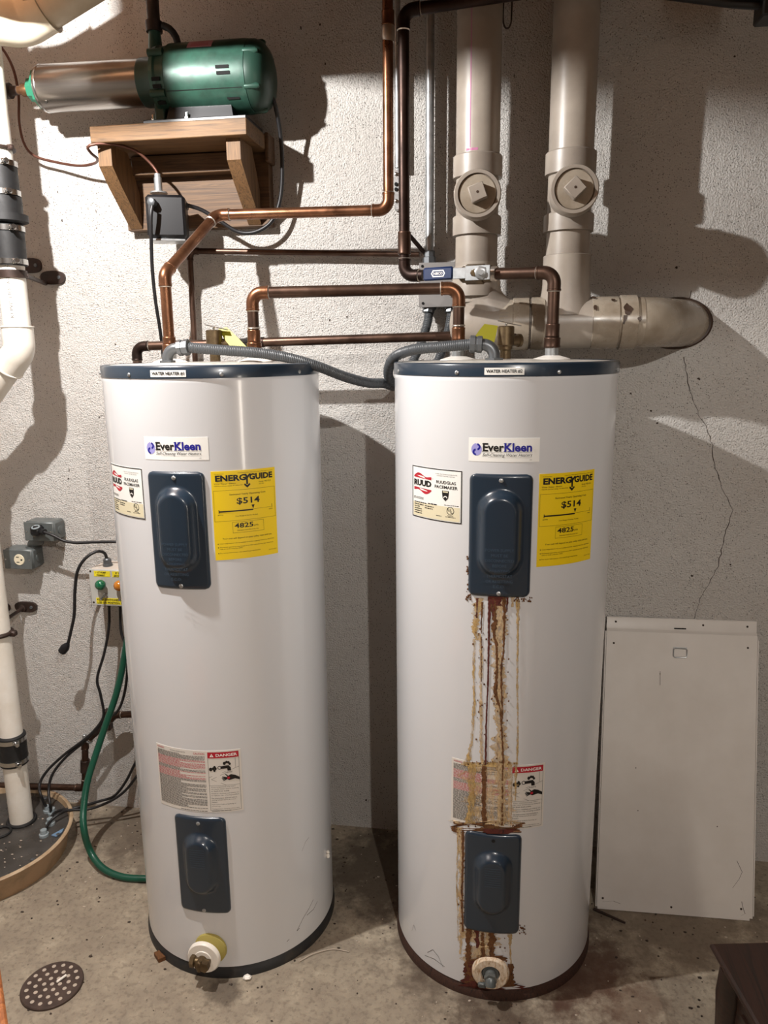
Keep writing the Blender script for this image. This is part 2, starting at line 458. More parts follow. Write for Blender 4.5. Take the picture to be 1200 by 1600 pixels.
# text ---------------------------------------------------------------
TC = {}
def text2d(body, bold=.0, shear=0.0, space=1.0):
    k = (body, bold, shear, space)
    if k in TC: return TC[k]
    cu = bpy.data.curves.new('t', 'FONT'); cu.body = body; cu.size = 1; cu.offset = bold; cu.shear = shear; cu.space_character = space
    cu.resolution_u = 2; cu.fill_mode = 'FRONT'
    ob = bpy.data.objects.new('t', cu); COL.objects.link(ob)
    me = bpy.data.meshes.new_from_object(ob)
    vs_ = [(v.co.x, v.co.y) for v in me.vertices]; fs = [list(p.vertices) for p in me.polygons]
    bpy.data.objects.remove(ob); bpy.data.curves.remove(cu); bpy.data.meshes.remove(me)
    x0 = min(v[0] for v in vs_); x1 = max(v[0] for v in vs_); y0 = min(v[1] for v in vs_); y1 = max(v[1] for v in vs_)
    TC[k] = ([((x - x0) / (x1 - x0), (y - y0) / (y1 - y0)) for x, y in vs_], fs, (x1 - x0) / (y1 - y0)); return TC[k]
class Decal:
    def __init__(s, fn, step=.012): s.fn = fn; s.mb = MB(); s.mats = []; s.step = step
    def _m(s, m):
        if m not in s.mats: s.mats.append(m)
        s.mb.mi = s.mats.index(m)
    def rect(s, u0, v0, u1, v1, m, off=.0004):
        s._m(m); n = max(1, int(abs(u1 - u0) / s.step)); s.mb.grid(lambda a, b: s.fn(u0 + (u1 - u0) * a, v0 + (v1 - v0) * b, off), n, 1)
    def frame(s, u0, v0, u1, v1, w, m, off=.0004):
        s.rect(u0, v0, u1, v0 + w, m, off); s.rect(u0, v1 - w, u1, v1, m, off); s.rect(u0, v0 + w, u0 + w, v1 - w, m, off); s.rect(u1 - w, v0 + w, u1, v1 - w, m, off)
    def poly(s, pts, m, off=.0005):
        s._m(m); b = len(s.mb.v); s.mb.v += [V(s.fn(u, v, off)) for u, v in pts]; s.mb.face(list(range(b, b + len(pts))))
    def disc(s, u, v, r, m, off=.0005, n=20, ry=None): s.poly([(u + r * math.cos(2 * math.pi * i / n), v + (ry or r) * math.sin(2 * math.pi * i / n)) for i in range(n)], m, off)
    def ring(s, u, v, r0, r1, m, off=.0005, n=24, a0=0, a1=2 * math.pi):
        s._m(m); b = len(s.mb.v)
        for i in range(n + 1):
            a = a0 + (a1 - a0) * i / n
            for r in (r0, r1): s.mb.v.append(V(s.fn(u + r * math.cos(a), v + r * math.sin(a), off)))
        for i in range(n): s.mb.face([b + 2 * i, b + 2 * i + 1, b + 2 * i + 3, b + 2 * i + 2])
    def text(s, body, u0, u1, v0, v1, m, bold=.0, shear=0.0, off=.0006, space=1.0):
        vs_, fs, asp = text2d(body, bold, shear, space); s._m(m); b = len(s.mb.v)
        s.mb.v += [V(s.fn(u0 + (u1 - u0) * x, v0 + (v1 - v0) * y, off)) for x, y in vs_]
        for f in fs: s.mb.face([b + i for i in f])
    def line(s, p, q, w, m, off=.0005):
        d = V((q[0] - p[0], q[1] - p[1])); nrm = V((-d.y, d.x)).normalized() * (w / 2)
        s.poly([(p[0] - nrm.x, p[1] - nrm.y), (q[0] - nrm.x, q[1] - nrm.y), (q[0] + nrm.x, q[1] + nrm.y), (p[0] + nrm.x, p[1] + nrm.y)], m, off)
    def micro(s, u0, u1, v, h, m, fill=1.0, off=.0005):
        "one line of illegible small print"
        u = u0; end = u0 + (u1 - u0) * fill
        while u < end - .001:
            w = random.uniform(.003, .009); w = min(w, end - u); s.rect(u, v, u + w, v + h, m, off); u += w + .0012
    def build(s, name, parent, label=None): return obj(name, s.mb, s.mats, parent, smooth=0, label=label)

exec_parts = []
# ================================================================== the setting
X0, X1, YF, ZC = -2.7, 2.3, -4.6, 2.74
mb = MB(); mb.v = [V((X0, 0, 0)), V((X1, 0, 0)), V((X1, 0, ZC)), V((X0, 0, ZC)), V((X0, .15, 0)), V((X1, .15, 0)), V((X1, .15, ZC)), V((X0, .15, ZC))]
for f in ((0, 1, 2, 3), (5, 4, 7, 6), (4, 0, 3, 7), (1, 5, 6, 2), (3, 2, 6, 7), (4, 5, 1, 0)): mb.face(f)
WALL = struct('wall_back', mb, 'wall')
mb = MB(); mb.box(((X0 + X1) / 2, (YF) / 2, -.05), (X1 - X0, -YF, .1)); FLOOR = struct('floor', mb, 'floor')
mb = MB(); mb.box(((X0 + X1) / 2, YF / 2, ZC + .02), (X1 - X0, -YF, .04)); CEIL = struct('ceiling', mb, 'joist')
mb = MB(); mb.box((X0 - .05, YF / 2, ZC / 2), (.1, -YF, ZC)); struct('wall_left', mb, 'wall')
mb = MB(); mb.box((X1 + .05, YF / 2, ZC / 2), (.1, -YF, ZC)); WR = struct('wall_right', mb, 'lumber_back')
mb = MB(); mb.box(((X0 + X1) / 2, YF - .05, ZC / 2), (X1 - X0 + .2, .1, ZC)); struct('wall_front', mb, 'lumber_back')
x = X0 + .25
while x < X1:
    mb = MB(); mb.box((x, YF / 2, ZC - .06), (.04, -YF, .12)); j = struct('joist', mb, 'joist', CEIL); x += .41
mb = MB(); mb.box((-.87, -.80, 2.4945), (.03, .44, .251)); struct('light_block_1', mb, 'joist')  # unseen board added to hold the left bulb's light off the upper wall
mb = MB(); mb.box((-.2, -2.2, 2.46), (4.9, .09, .32)); struct('light_block_2', mb, 'joist')  # beam out of view, added to cut the rear bulb off the upper wall
mb = MB(); mb.box((-1.29, -.5, 2.397), (.42, .045, .046)); mb.box((-.64, -.5, 2.488), (.88, .045, .264)); struct('light_block_3', mb, 'joist')  # unseen bars put in to cast the dark band across the wall top
mb = MB(); mb.box((-1.056, -.75, 2.475), (.074, .06, .29)); struct('light_block_4', mb, 'joist')  # block added out of view to shade the middle of the pump
mb = MB(); mb.lathe((1.28, -2.03, 0), (0, 0, 1), [(0, .11), (.012, .11), (.013, .075), (2.60, .075), (2.605, .11), (2.62, .11)], 24); struct('reflection_block', mb, 'boxgrey')  # unseen column added to keep the glowing pane's reflection off the second heater
mb = MB(); mb.box((X1 - .02, -3.25, 1.0), (.04, .8, 2.0)); D1 = struct('added_door', mb, 'white_pl')  # unseen door, added to carry the glowing pane
mb = MB(); mb.box((X1 - .043, -3.2, 1.15), (.008, .26, 1.3)); struct('pane', mb, 'pane', D1)  # glowing surface put in to make the stripe reflected on the first heater
mb = MB(); mb.lathe((X1 - .04, -2.92, 1.0), (-1, 0, 0), [(0, .012), (.03, .012), (.035, .026), (.055, .024), (.06, .01)], 16); struct('door_knob', mb, 'brass', D1)
# cracks in the wall
def crack(pts, w):
    mb = MB(); b = 0; pts2 = []
    for i in range(len(pts) - 1):
        (x0, y0), (x1, y1) = pts[i], pts[i + 1]; n = max(1, int(math.hypot(x1 - x0, y1 - y0) / 6))
        for k in range(n):
            t = k / n; pts2.append((x0 + (x1 - x0) * t + random.uniform(-1.6, 1.6), y0 + (y1 - y0) * t))
    pts2.append(pts[-1])
    for px, py in pts2:
        c = P(px, py, .0006); ww = w * random.uniform(.4, 1.2)
        mb.v += [c - V((ww, 0, 0)), c + V((ww, 0, 0))]
    for i in range(len(pts2) - 1): mb.face([2 * i, 2 * i + 1, 2 * i + 3, 2 * i + 2])
    struct('crack', mb, 'crack', WALL)
crack([(1069, 558), (1077, 605), (1092, 648), (1102, 665), (1113, 695), (1116, 725), (1128, 760), (1145, 797), (1131, 840), (1122, 885), (1112, 905), (1096, 930), (1083, 970)], .0011)
crack([(1079, 454), (1078, 468), (1068, 474)], .0013)
for (px, py, w, h) in ((1017, 642, 4, 5), (1027, 661, 4, 3), (986, 615, 3, 4), (1081, 900, 5, 3), (1092, 592, 6, 4), (1141, 882, 4, 3), (1148, 88, 5, 3), (1057, 418, 5, 4), (452, 326, 3, 4), (508, 100, 3, 5),
                       (470, 44, 4, 5), (500, 38, 4, 4), (515, 500, 4, 7), (542, 495, 4, 3), (180, 538, 4, 4), (108, 735, 3, 6), (107, 748, 4, 4), (155, 652, 3, 4), (90, 300, 2, 5), (97, 345, 3, 6), (150, 330, 2, 7), (572, 1250, 4, 5), (600, 1205, 2, 4), (600, 1230, 4, 2), (118, 900, 2, 2)):
    mb = MB(); c = P(px, py, .0007); n = 9
    mb.v = [c + V((math.cos(6.283 * i / n) * w * .0008 * random.uniform(.5, 1.2), 0, math.sin(6.283 * i / n) * h * .0009 * random.uniform(.5, 1.2))) for i in range(n)]
    mb.face(list(range(n))[::-1]); struct('pit', mb, 'crack', WALL)

# ================================================================== water heaters
R = .262; ZT = 1.553
def smooth01(x): x = max(0, min(1, x)); return x * x * (3 - 2 * x)
def access_panel(root, cyl, th0, th1, z0, z1, st_top, st_bot, ow, iw, name, lines, tz):
    Wd = math.radians(th1 - th0) * R; thc = (th0 + th1) / 2; H = z1 - z0; rc = .014; nu, nv = 44, 84
    def fn(a, b):
        v = b * H; e = min(v, H - v); hw = Wd / 2
        if e < rc: hw -= rc - math.sqrt(max(0, rc * rc - (rc - e) ** 2))
        u = (a * 2 - 1) * hw
        yt, yb = H - st_top, st_bot
        cyc = min(max(v, yb + ow), yt - ow); d = math.hypot(u, v - cyc)
        h = .0065 + .020 * smooth01((ow - d) / (ow - iw))
        edge = min(hw - abs(u), e); h -= .0045 * (1 - smooth01(edge / .005))
        return cyl(thc + math.degrees(u / R), z0 + v, h)
    mb = MB(); mb.grid(fn, nu, nv)
    rim = [i for i in range(nu + 1)] + [(j * (nu + 1) + nu) for j in range(1, nv + 1)] + [nv * (nu + 1) + i for i in range(nu - 1, -1, -1)] + [j * (nu + 1) for j in range(nv - 1, 0, -1)]
    b = len(mb.v); ctr = V(cyl(thc, 0, -R)); 
    for i in rim:
        v = mb.v[i]; d = V((v.x - ctr.x, v.y - ctr.y, 0)).normalized(); mb.v.append(V((ctr.x + d.x * R, ctr.y + d.y * R, v.z)))
    for k in range(len(rim)):
        k2 = (k + 1) % len(rim); mb.face([rim[k2], rim[k], b + k, b + k2])
    p = obj(name, mb, 'navy', root, 50)
    dc = Decal(lambda u, v, o: cyl(thc + math.degrees(u / R), z0 + v, .0268 + o))
    y = H * tz
    for ln, w in lines:
        if ln: dc.text(ln, -w / 2, w / 2, y, y + .0062, 'navy_print')
        else: dc.rect(-w / 2, y, w / 2, y + .0012, 'navy_print')
        y -= .0115 if ln else .006
    dc.build('embossed_lettering', p)
    return p, thc
def screw(root, cyl, th, z, off, r=.005, m='steel'):
    o = V(cyl(th, z, off)); d = V(cyl(th, z, off + 1)) - o; mb = MB()
    mb.lathe(o, d, [(0, r), (.0015, r), (.003, r * .6), (.0033, .0001)], 12); mb.box(o + d.normalized() * .0033, (.0012, .0012, r * 1.4)); return obj('screw', mb, m, root)
def ring_sticker(root, cyl, th0, th1, z0, z1, m, name, label, thick=.0006):
    mb = MB(); n = max(4, int((th1 - th0) / 2)); mb.grid(lambda a, b: cyl(th0 + (th1 - th0) * a, z0 + (z1 - z0) * b, thick), n, 1)
    mb.grid(lambda a, b: cyl(th0 + (th1 - th0) * a, z0, thick * b), n, 1); mb.grid(lambda a, b: cyl(th0 + (th1 - th0) * a, z1, thick * (1 - b)), n, 1)
    mb.grid(lambda a, b: cyl(th0, z0 + (z1 - z0) * a, thick * (b)), 1, 1); mb.grid(lambda a, b: cyl(th1, z0 + (z1 - z0) * a, thick * (1 - b)), 1, 1)
    s = obj(name, mb, m, root, 30, label=label)
    return s, Decal(lambda u, v, o: cyl(th0 + math.degrees(u / R), z0 + v, thick + o)), math.radians(th1 - th0) * R, z1 - z0
def print_energy(d, W_, H):
    T = d.text
    def t(x0, x1, y0, y1, s, b=.0, sh=0, m='k'): T(s, x0 * W_, x1 * W_, y0 * H, y1 * H, m, b, sh)
    t(.05, .19, .965, .975, 'U.S. Government'); t(.40, .96, .965, .976, 'Federal law prohibits removal of this label before consumer purchase')
    t(.06, .52, .885, .955, 'ENERG', .045); t(.57, .95, .885, .955, 'GUIDE', .045)
    # the Y whose tail is an arrow
    d.poly([(.495 * W_, .955 * H), (.525 * W_, .955 * H), (.548 * W_, .925 * H), (.548 * W_, .84 * H), (.520 * W_, .84 * H), (.520 * W_, .92 * H)], 'k')
    d.poly([(.57 * W_, .955 * H), (.60 * W_, .955 * H), (.548 * W_, .905 * H), (.520 * W_, .915 * H)], 'k')
    d.poly([(.534 * W_, .80 * H), (.585 * W_, .835 * H), (.57 * W_, .85 * H), (.534 * W_, .828 * H), (.498 * W_, .85 * H), (.483 * W_, .835 * H)], 'k', .0006)
    t(.04, .36, .852, .868, 'Water Heater - Electric'); t(.04, .46, .828, .842, 'Capacity (1st hour rating) : 67 GALLONS'); t(.72, .92, .848, .864, 'Model  PE2-52-2'); t(.72, .80, .824, .838, '(52-52)')
    d.frame(.02 * W_, .44 * H, .98 * W_, .785 * H, .0005, 'k')
    t(.26, .82, .722, .745, 'Estimated Yearly Operating Cost', .008)
    t(.36, .72, .615, .695, '$514', .02); d.poly([(.585 * W_, .605 * H), (.635 * W_, .605 * H), (.61 * W_, .56 * H)], 'k')
    d.rect(.09 * W_, .542 * H, .61 * W_, .557 * H, 'k'); d.rect(.61 * W_, .555 * H, .93 * W_, .557 * H, 'k'); d.rect(.085 * W_, .53 * H, .095 * W_, .57 * H, 'k'); d.rect(.92 * W_, .55 * H, .926 * W_, .59 * H, 'k')
    t(.07, .15, .505, .518, '$492'); t(.87, .93, .525, .538, '$551'); t(.33, .68, .48, .497, 'Cost Range of Similar Models')
    d.frame(.28 * W_, .30 * H, .77 * W_, .425 * H, .0005, 'k'); t(.31, .60, .355, .41, '4825', .02); t(.61, .68, .358, .378, 'kWh'); t(.35, .68, .318, .334, 'Estimated Yearly Electricity Use')
    t(.12, .90, .228, .252, 'Your cost will depend on your utility rates and use.', .004)
    for y, s, e in ((.178, 'Cost range based only on models of similar capacity fueled by electricity.', .94), (.136, 'Estimated operating cost based on a 2007 national average electricity', .92), (.116, 'cost of 10.65 cents per kWh.', .42), (.07, 'For more information, visit www.ftc.gov/appliances.', .70)):
        t(.075, e, y, y + .016, s)
        if 'cost of' not in s: d.rect(.045 * W_, y + .002 * H, .06 * W_, y + .002 * H, 'k'); d.disc(.052 * W_, (y + .008) * H, .0012, 'k', n=8)
    t(.84, .97, .055, .066, 'Part No. 92-24')
def print_ruud(d, W_, H):
    def t(x0, x1, y0, y1, s, b=.0, m='k'): d.text(s, x0 * W_, x1 * W_, y0 * H, y1 * H, m, b)
    d.rect(.03 * W_, .03 * H, .97 * W_, .30 * H, 'beigeink', .0003)
    d.frame(0, 0, W_, H, .0022, 'k')
    def wave(up):
        n = 16; top = []; bot = []
        for i in range(n + 1):
            k = i / n; x = .05 + .40 * k
            if up: top.append((x, .82 + .07 * math.sin(min(1, k / .30) * math.pi / 2) * (1 if k < .30 else .5 + .5 * math.cos((k - .30) / .45 * math.pi) if k < .75 else 0) - .012 + (.015 * smooth01((k - .75) / .25)))); bot.append((x, .785 - .02 * k))
        return top, bot
    top, bot = wave(True)
    d.poly([(x * W_, y * H) for x, y in bot] + [(x * W_, y * H) for x, y in top[::-1]], 'red')
    d.poly([((.5 - x) * W_, (1.36 - y) * H) for x, y in bot] + [((.5 - x) * W_, (1.36 - y) * H) for x, y in top[::-1]], 'red')
    t(.05, .45, .625, .745, 'RUUD', .05); t(.46, .49, .79, .80, 'TM')
    t(.53, .92, .90, .915, 'OVER 100 YEARS EXPERIENCE'); t(.56, .88, .865, .88, 'IN EVERY WATER HEATER')
    t(.55, .90, .725, .785, 'RUUDGLAS', .012); t(.52, .93, .635, .695, 'PACEMAKER', .012)
    d.rect(.66 * W_, .55 * H, .78 * W_, .60 * H, 'k'); d.poly([(.66 * W_, .55 * H), (.67 * W_, .46 * H), (.72 * W_, .40 * H), (.77 * W_, .46 * H), (.78 * W_, .55 * H)], 'k')
    d.ring(.72 * W_, .455 * H, .0035, .0055, 'whiteink', .0007, 14, .2, 2.94); d.rect(.675 * W_, .565 * H, .765 * W_, .59 * H, 'beigeink', .0007)
    for y in (.395, .37): d.micro(.04 * W_, .28 * W_, y * H, .0012, 'k')
    y = .325
    for a, w in ((.06, .30), (.06, .22), (.06, .13), (.06, .18), (.06, .19), (.06, .19)): d.micro(a * W_, (a + w) * W_, y * H - .004, .0022, 'k'); y -= .042
    d.micro(.38 * W_, .57 * W_, .30 * H, .0024, 'k'); d.micro(.31 * W_, .50 * W_, .245 * H, .002, 'k'); d.micro(.31 * W_, .48 * W_, .205 * H, .002, 'k'); d.micro(.70 * W_, .95 * W_, .325 * H, .0012, 'k')
    d.ring(.81 * W_, .225 * H, .0078, .0092, 'k', n=28); d.text('U', .765 * W_, .81 * W_, .215 * H, .27 * H, 'k', .02); d.text('L', .815 * W_, .855 * W_, .18 * H, .235 * H, 'k', .02)
    d.micro(.76 * W_, .86 * W_, .125 * H, .0012, 'k'); d.micro(.72 * W_, .90 * W_, .10 * H, .0012, 'k'); d.micro(.55 * W_, .65 * W_, .10 * H, .0014, 'k')
def print_ever(d, W_, H):
    cx, cy, r = .115 * W_, .51 * H, .012
    d.disc(cx, cy, r * .95, 'lav', .0003, 28, r * 1.1)
    d.ring(cx + .001, cy + .0055, .0035, .0075, 'blue', .0005, 14, -1.4, 1.5); d.ring(cx - .001, cy - .0055, .0035, .0075, 'blue', .0005, 14, 1.75, 4.7)
    d.ring(cx, cy, r * .98, r * 1.08, 'whiteink', .0004, 20, .3, 1.6)
    d.text('Ever', .205 * W_, .50 * W_, .43 * H, .79 * H, 'k', .03); d.text('Kleen', .505 * W_, .89 * W_, .43 * H, .80 * H, 'blue', .035)
    # slab serifs of the heavy letters
    d.rect(.195 * W_, .43 * H, .215 * W_, .455 * H, 'k'); d.rect(.195 * W_, .735 * H, .215 * W_, .765 * H, 'k')
    for x in (.495, .55): d.rect(x * W_, .43 * H, (x + .035) * W_, .458 * H, 'blue'); d.rect(x * W_, .755 * H, (x + .035) * W_, .785 * H, 'blue')
    d.rect(.20 * W_, .39 * H, .90 * W_, .398 * H, 'k'); d.text('Self-Cleaning Water Heaters', .20 * W_, .895 * W_, .19 * H, .36 * H, 'k', 0, .35); d.rect(.28 * W_, .185 * H, .89 * W_, .19 * H, 'grey_ink')
    d.micro(.86 * W_, .90 * W_, .08 * H, .0007, 'k')
def print_danger(d, W_, H, split):
    a, b = .005, split - .004
    d.text('WARNING', a, a + .022, H - .0075, H - .0035, 'redtext', .02); d.text('CAUTION', b - .028, b, H - .0105, H - .0055, 'redtext', .02); d.text('ELECTRIC WATER HEATER', a + .04, a + .082, H - .0085, H - .0058, 'k')
    y = H - .0135; i = 0
    while y > .007:
        k = (H - y) / H; red = .16 < k < .30 or .36 < k < .47
        for j in range(1): d.micro(a, b, y, .0015, 'redtext' if red else 'grey_ink', random.choice([1, 1, 1, 1, .62, .5]))
        y -= .0029
    d.micro(a + .06, b, .002, .0013, 'k')
    u0, u1 = split + .003, W_ - .005; w = u1 - u0
    d.frame(u0, .004, u1, H - .004, .0006, 'k'); d.rect(u0, H - .0195, u1, H - .004, 'red', .0005)
    d.text('DANGER', u0 + .27 * w, u1 - .05 * w, H - .0155, H - .008, 'whiteink', .02, 0, .0008); d.poly([(u0 + .07 * w, H - .016), (u0 + .2 * w, H - .016), (u0 + .135 * w, H - .0075)], 'whiteink', .0008); d.rect(u0 + .128 * w, H - .0145, u0 + .142 * w, H - .0105, 'red', .0010)
    b0 = H - .093; d.rect(u0, b0, u1, b0 + .0005, 'k')
    # basin outline, tap and hand
    d.line((u0, b0 + .022), (u0 + .55 * w, b0 + .037), .0006, 'k'); d.line((u0 + .72 * w, b0 + .041), (u1, b0 + .048), .0006, 'k')
    d.line((u0 + .08 * w, b0 + .017), (u0 + .55 * w, b0 + .033), .0006, 'k'); d.line((u0 + .08 * w, b0 + .017), (u0 + .55 * w, b0 + .001), .0006, 'k'); d.line((u1 - .12 * w, b0 + .046), (u1 - .12 * w, H - .02), .0006, 'k')
    for cu, cv, r in ((.08, .044, .0042), (.16, .046, .003), (.20, .041, .003), (.24, .046, .003), (.21, .05, .003), (.53, .059, .0036), (.60, .062, .003), (.66, .061, .003), (.70, .057, .0028)): d.disc(u0 + cu * w, b0 + cv, r, 'k', n=10, ry=r * 1.2)
    d.ring(u0 + .37 * w, b0 + .048, .0033, .005, 'k', n=14); d.poly([(u0 + .40 * w, b0 + .0515), (u0 + .66 * w, b0 + .0535), (u0 + .73 * w, b0 + .047), (u0 + .73 * w, b0 + .039), (u0 + .62 * w, b0 + .039), (u0 + .61 * w, b0 + .0455), (u0 + .40 * w, b0 + .0445)], 'k')
    d.text('HOT', u0 + .56 * w, u0 + .78 * w, b0 + .033, b0 + .037, 'grey_ink', .01)
    d.poly([(u1, b0 + .012), (u1, b0 + .019), (u0 + .85 * w, b0 + .026), (u0 + .72 * w, b0 + .029), (u0 + .60 * w, b0 + .024), (u0 + .56 * w, b0 + .018), (u0 + .66 * w, b0 + .0135), (u0 + .85 * w, b0 + .0165)], 'k')
    for q in ((.44, .0235), (.42, .020), (.44, .0165), (.47, .013)): d.line((u0 + q[0] * w, b0 + q[1]), (u0 + .64 * w, b0 + .0195), .0022, 'k')
    d.line((u0 + .54 * w, b0 + .030), (u0 + .66 * w, b0 + .022), .0024, 'k'); d.disc(u0 + .64 * w, b0 + .020, .0035, 'red', .0008, 10)
    lines = ['Water temperature over 125°F', 'can cause severe burns instantly', 'or death from scalds.', '', 'Children, disabled and elderly are', 'at highest risk of being scalded.', '', 'See instruction manual before', 'setting temperature at water', 'heater.', '', 'Feel water before bathing or', 'showering.', '', 'Temperature limiting valves are', 'available, see manual.']
    y = b0 - .0055
    for ln in lines:
        if ln: d.text(ln, u0 + .05 * w, u0 + .05 * w + min(.9 * w, len(ln) * .0021), y, y + .0031, 'k'); y -= .0052
        else: y -= .0018
def water_heater(cx, cy, num, label, lid_things):
    root = thing('water_heater', label, 'water heater', (cx, cy, 0), 'electric water heaters')
    def cyl(th, z, off):
        a = math.radians(th); return (cx + (R + off) * math.sin(a), cy - (R + off) * math.cos(a), z)
    mb = MB(); mb.lathe((cx, cy, 0), (0, 0, 1), [(.030, R - .006), (.031, R), (.05, R), (.6, R), (1.1, R), (1.515, R), (1.524, R + .001), (1.529, R - .001)], 192, cap=False); obj('tank_jacket', mb, 'enamel', root, 60)
    mb = MB(); mb.lathe((cx, cy, 0), (0, 0, 1), [(0, R + .004), (.012, R + .004), (.026, R - .002), (.034, R - .008)], 128); obj('base_skirt', mb, 'skirt' if num == 1 else 'skirt_rust', root)
    mb = MB(); mb.lathe((cx, cy, 0), (0, 0, 1), [(1.5255, R), (1.5255, R + .0022), (1.549, R + .0022), (1.5525, R), (1.5535, R - .004), (1.5525, R - .010), (1.548, R - .010)], 192, cap=False); cap = obj('cap_band', mb, 'navy', root, 50)
    mb = MB(); mb.lathe((cx, cy, 0), (0, 0, 1), [(1.549, R - .009), (1.552, R - .02), (1.556, .12), (1.557, .0001)], 96); obj('lid', mb, 'lid', root, 60)
    for th in (-155, -110, -65, -22, 25, 69, 110, 155): screw(cap, cyl, th, 1.5335, .002, .0045)
    # stickers
    s, d, W_, H = ring_sticker(root, cyl, -9, 8.8, 1.5292, 1.5436, 'sticker', 'name_label', 'white strip label on the navy cap band'); 
    # lies on the band, which stands 2 mm proud of the jacket
    s.scale = (1, 1, 1); s.location.y -= .0022
    d.text('WATER HEATER #%d' % num, .004, W_ - .004, .0035, H - .0035, 'k', .03, 0, .0028); d.build('print', s)
    s, d, W_, H = ring_sticker(root, cyl, -15.8, 17, 1.348, 1.3985, 'sticker', 'brand_sticker', 'white brand sticker with blue emblem'); print_ever(d, W_, H); d.build('print', s)
    s, d, W_, H = ring_sticker(root, cyl, -50, -18.9, 1.208, 1.3255, 'sticker', 'rating_sticker', 'white rating sticker with red logo'); print_ruud(d, W_, H); d.build('print', s)
    s, d, W_, H = ring_sticker(root, cyl, 17.3, 49.8, 1.117, 1.3215, 'yellow', 'energy_sticker', 'yellow energy cost sticker'); print_energy(d, W_, H); d.build('print', s)
    dth = 0 if num == 1 else 1.6
    s, d, W_, H = ring_sticker(root, cyl, -24.4 + dth, 24.2 + dth, .478, .643, 'sticker_dull', 'warning_sticker', 'warning sticker with red danger heading'); print_danger(d, W_, H, W_ * .63); d.build('print', s)
    up_lines = [('E.C.O.', .022), ('OR RESETTING', .052), ('THERMOSTAT', .05), ('ADJUSTING', .04), ('BEFORE', .027), ('DISCONNECTED', .055), ('MUST BE', .032), ('POWER SUPPLY', .055)][::-1]
    p, tc = access_panel(root, cyl, -15, 14.4, 1.05, 1.322, .030, .040, .050, .028, 'upper_access_panel', up_lines, .40)
    screw(p, cyl, tc, 1.309, .006); screw(p, cyl, tc, 1.059, .006)
    p, tc = access_panel(root, cyl, -14.7, 14.4, .193, .464, .040, .055, .046, .024, 'lower_access_panel', [('', .034)] * 9, .72)
    if num == 1: screw(p, cyl, tc, .449, .006)
    else:
        o = V(cyl(tc, .449, .0065)); mb = MB(); mb.lathe(o, V(cyl(tc, .449, 1)) - o, [(0, .0045), (.0005, .0045)], 12); obj('screw_hole', mb, 'hole', p)
    if num == 1: screw(p, cyl, tc, .203, .006)
    # drain valve
    ang = -1 if num == 1 else 0; zd = .074 if num == 1 else .080
    o = V(cyl(ang, zd, -.002)); ax = (V(cyl(ang, zd, 1)) - o).normalized(); side = V((0, 0, 1)).cross(ax)
    if num == 1:
        mb = MB(); mb.lathe(o + V((.012, 0, .014)), ax, [(0, .043), (.008, .042), (.012, .034)], 28); obj('foam_gasket', mb, 'foam', root)
        mb = MB(); mb.lathe(o, ax, [(0, .032), (.012, .038), (.015, .043), (.022, .043), (.026, .040), (.026, .022), (.020, .0215)], 36, cap=False); mb.lathe(o + ax * .012, ax, [(0, .03), (.016, .022)], 24); dv = obj('drain_escutcheon', mb, 'white_pl', root)
        mb = MB(); c = o + ax * .036
        mb.cyl(o + ax * .02, o + ax * .052, .012); mb.cyl(c - side * .022 + V((0, 0, .001)), c + side * .022, .009); mb.lathe(c - side * .028, side, [(0, .015), (.010, .015), (.013, .010)], 6); mb.lathe(c + side * .012 + ax * .004, ax, [(0, .014), (.014, .014), (.016, .008)], 6); mb.box(c + ax * .014, (.012, .012, .03), bev=.003)
        obj('drain_valve', mb, 'brass', root)
    else:
        mb = MB(); mb.lathe(o, ax, [(0, .046), (.008, .045), (.012, .041), (.012, .024), (.006, .022)], 36, cap=False); dv = obj('drain_escutcheon', mb, 'rust_white', root)
        mb = MB(); mb.lathe(o, ax, [(.002, .022), (.008, .020)], 20); mb.tube([o + ax * .004, o + ax * .018, o + ax * .026 - V((0, 0, .004)), o + ax * .030 - V((0, 0, .014))], .0135, 14); mb.lathe(o + ax * .02, ax, [(0, .016), (.010, .016)], 6); mb.box(o + ax * .022 + V((-.02, 0, -.022)), (.02, .01, .014), bev=.003); obj('drain_valve', mb, 'boxgrey', root)
    # nipples with insulating collars on the lid
    for dx in (-.110, .110):
        mb = MB(); mb.lathe((cx + dx, cy, 1.553), (0, 0, 1), [(0, .045), (.004, .043), (.011, .02), (.012, .012)], 28); obj('pipe_flange', mb, 'sticker_dull', root)
        mb = MB(); mb.lathe((cx + dx, cy, 1.56), (0, 0, 1), [(0, .0155), (.03, .0155)], 20); obj('nipple', mb, 'steel', root)
    # relief valve with lever and tag
    vx, vy = cx + (0 if num == 1 else .002), cy + .02
    mb = MB(); mb.lathe((vx, vy, 1.55), (0, 0, 1), [(0, .013), (.026, .013), (.03, .0165), (.036, .0165), (.04, .02), (.082, .02), (.084, .017)], 24)
    mb.lathe((vx, vy, 1.60), (1, .6, 0), [(.01, .013), (.032, .013), (.034, .016), (.04, .016)], 16)
    rv = obj('relief_valve', mb, 'brass', root)
    mb = MB(); mb.box((vx + .008, vy, 1.640), (.058, .014, .0022), Euler((0, .22, 0)), .0008); mb.cyl((vx, vy, 1.63), (vx, vy, 1.64), .003, 8); obj('lever', mb, 'ring_steel', rv)
    mb = MB()
    if num == 1: tp = [(341, 514, .37), (354, 511, .37), (372, 528, .385), (391, 548, .40), (366, 549, .40), (352, 532, .38)]
    else: tp = [(778, 509, .37), (757, 506, .385), (748, 517, .39), (738, 532, .40), (752, 540, .405), (767, 549, .40), (773, 532, .385)]
    q = [P(*w) for w in tp]; mb.prism(q, (0, .0012, 0))
    tg = obj('warning_tag', mb, 'tag', rv)
    return root, cyl
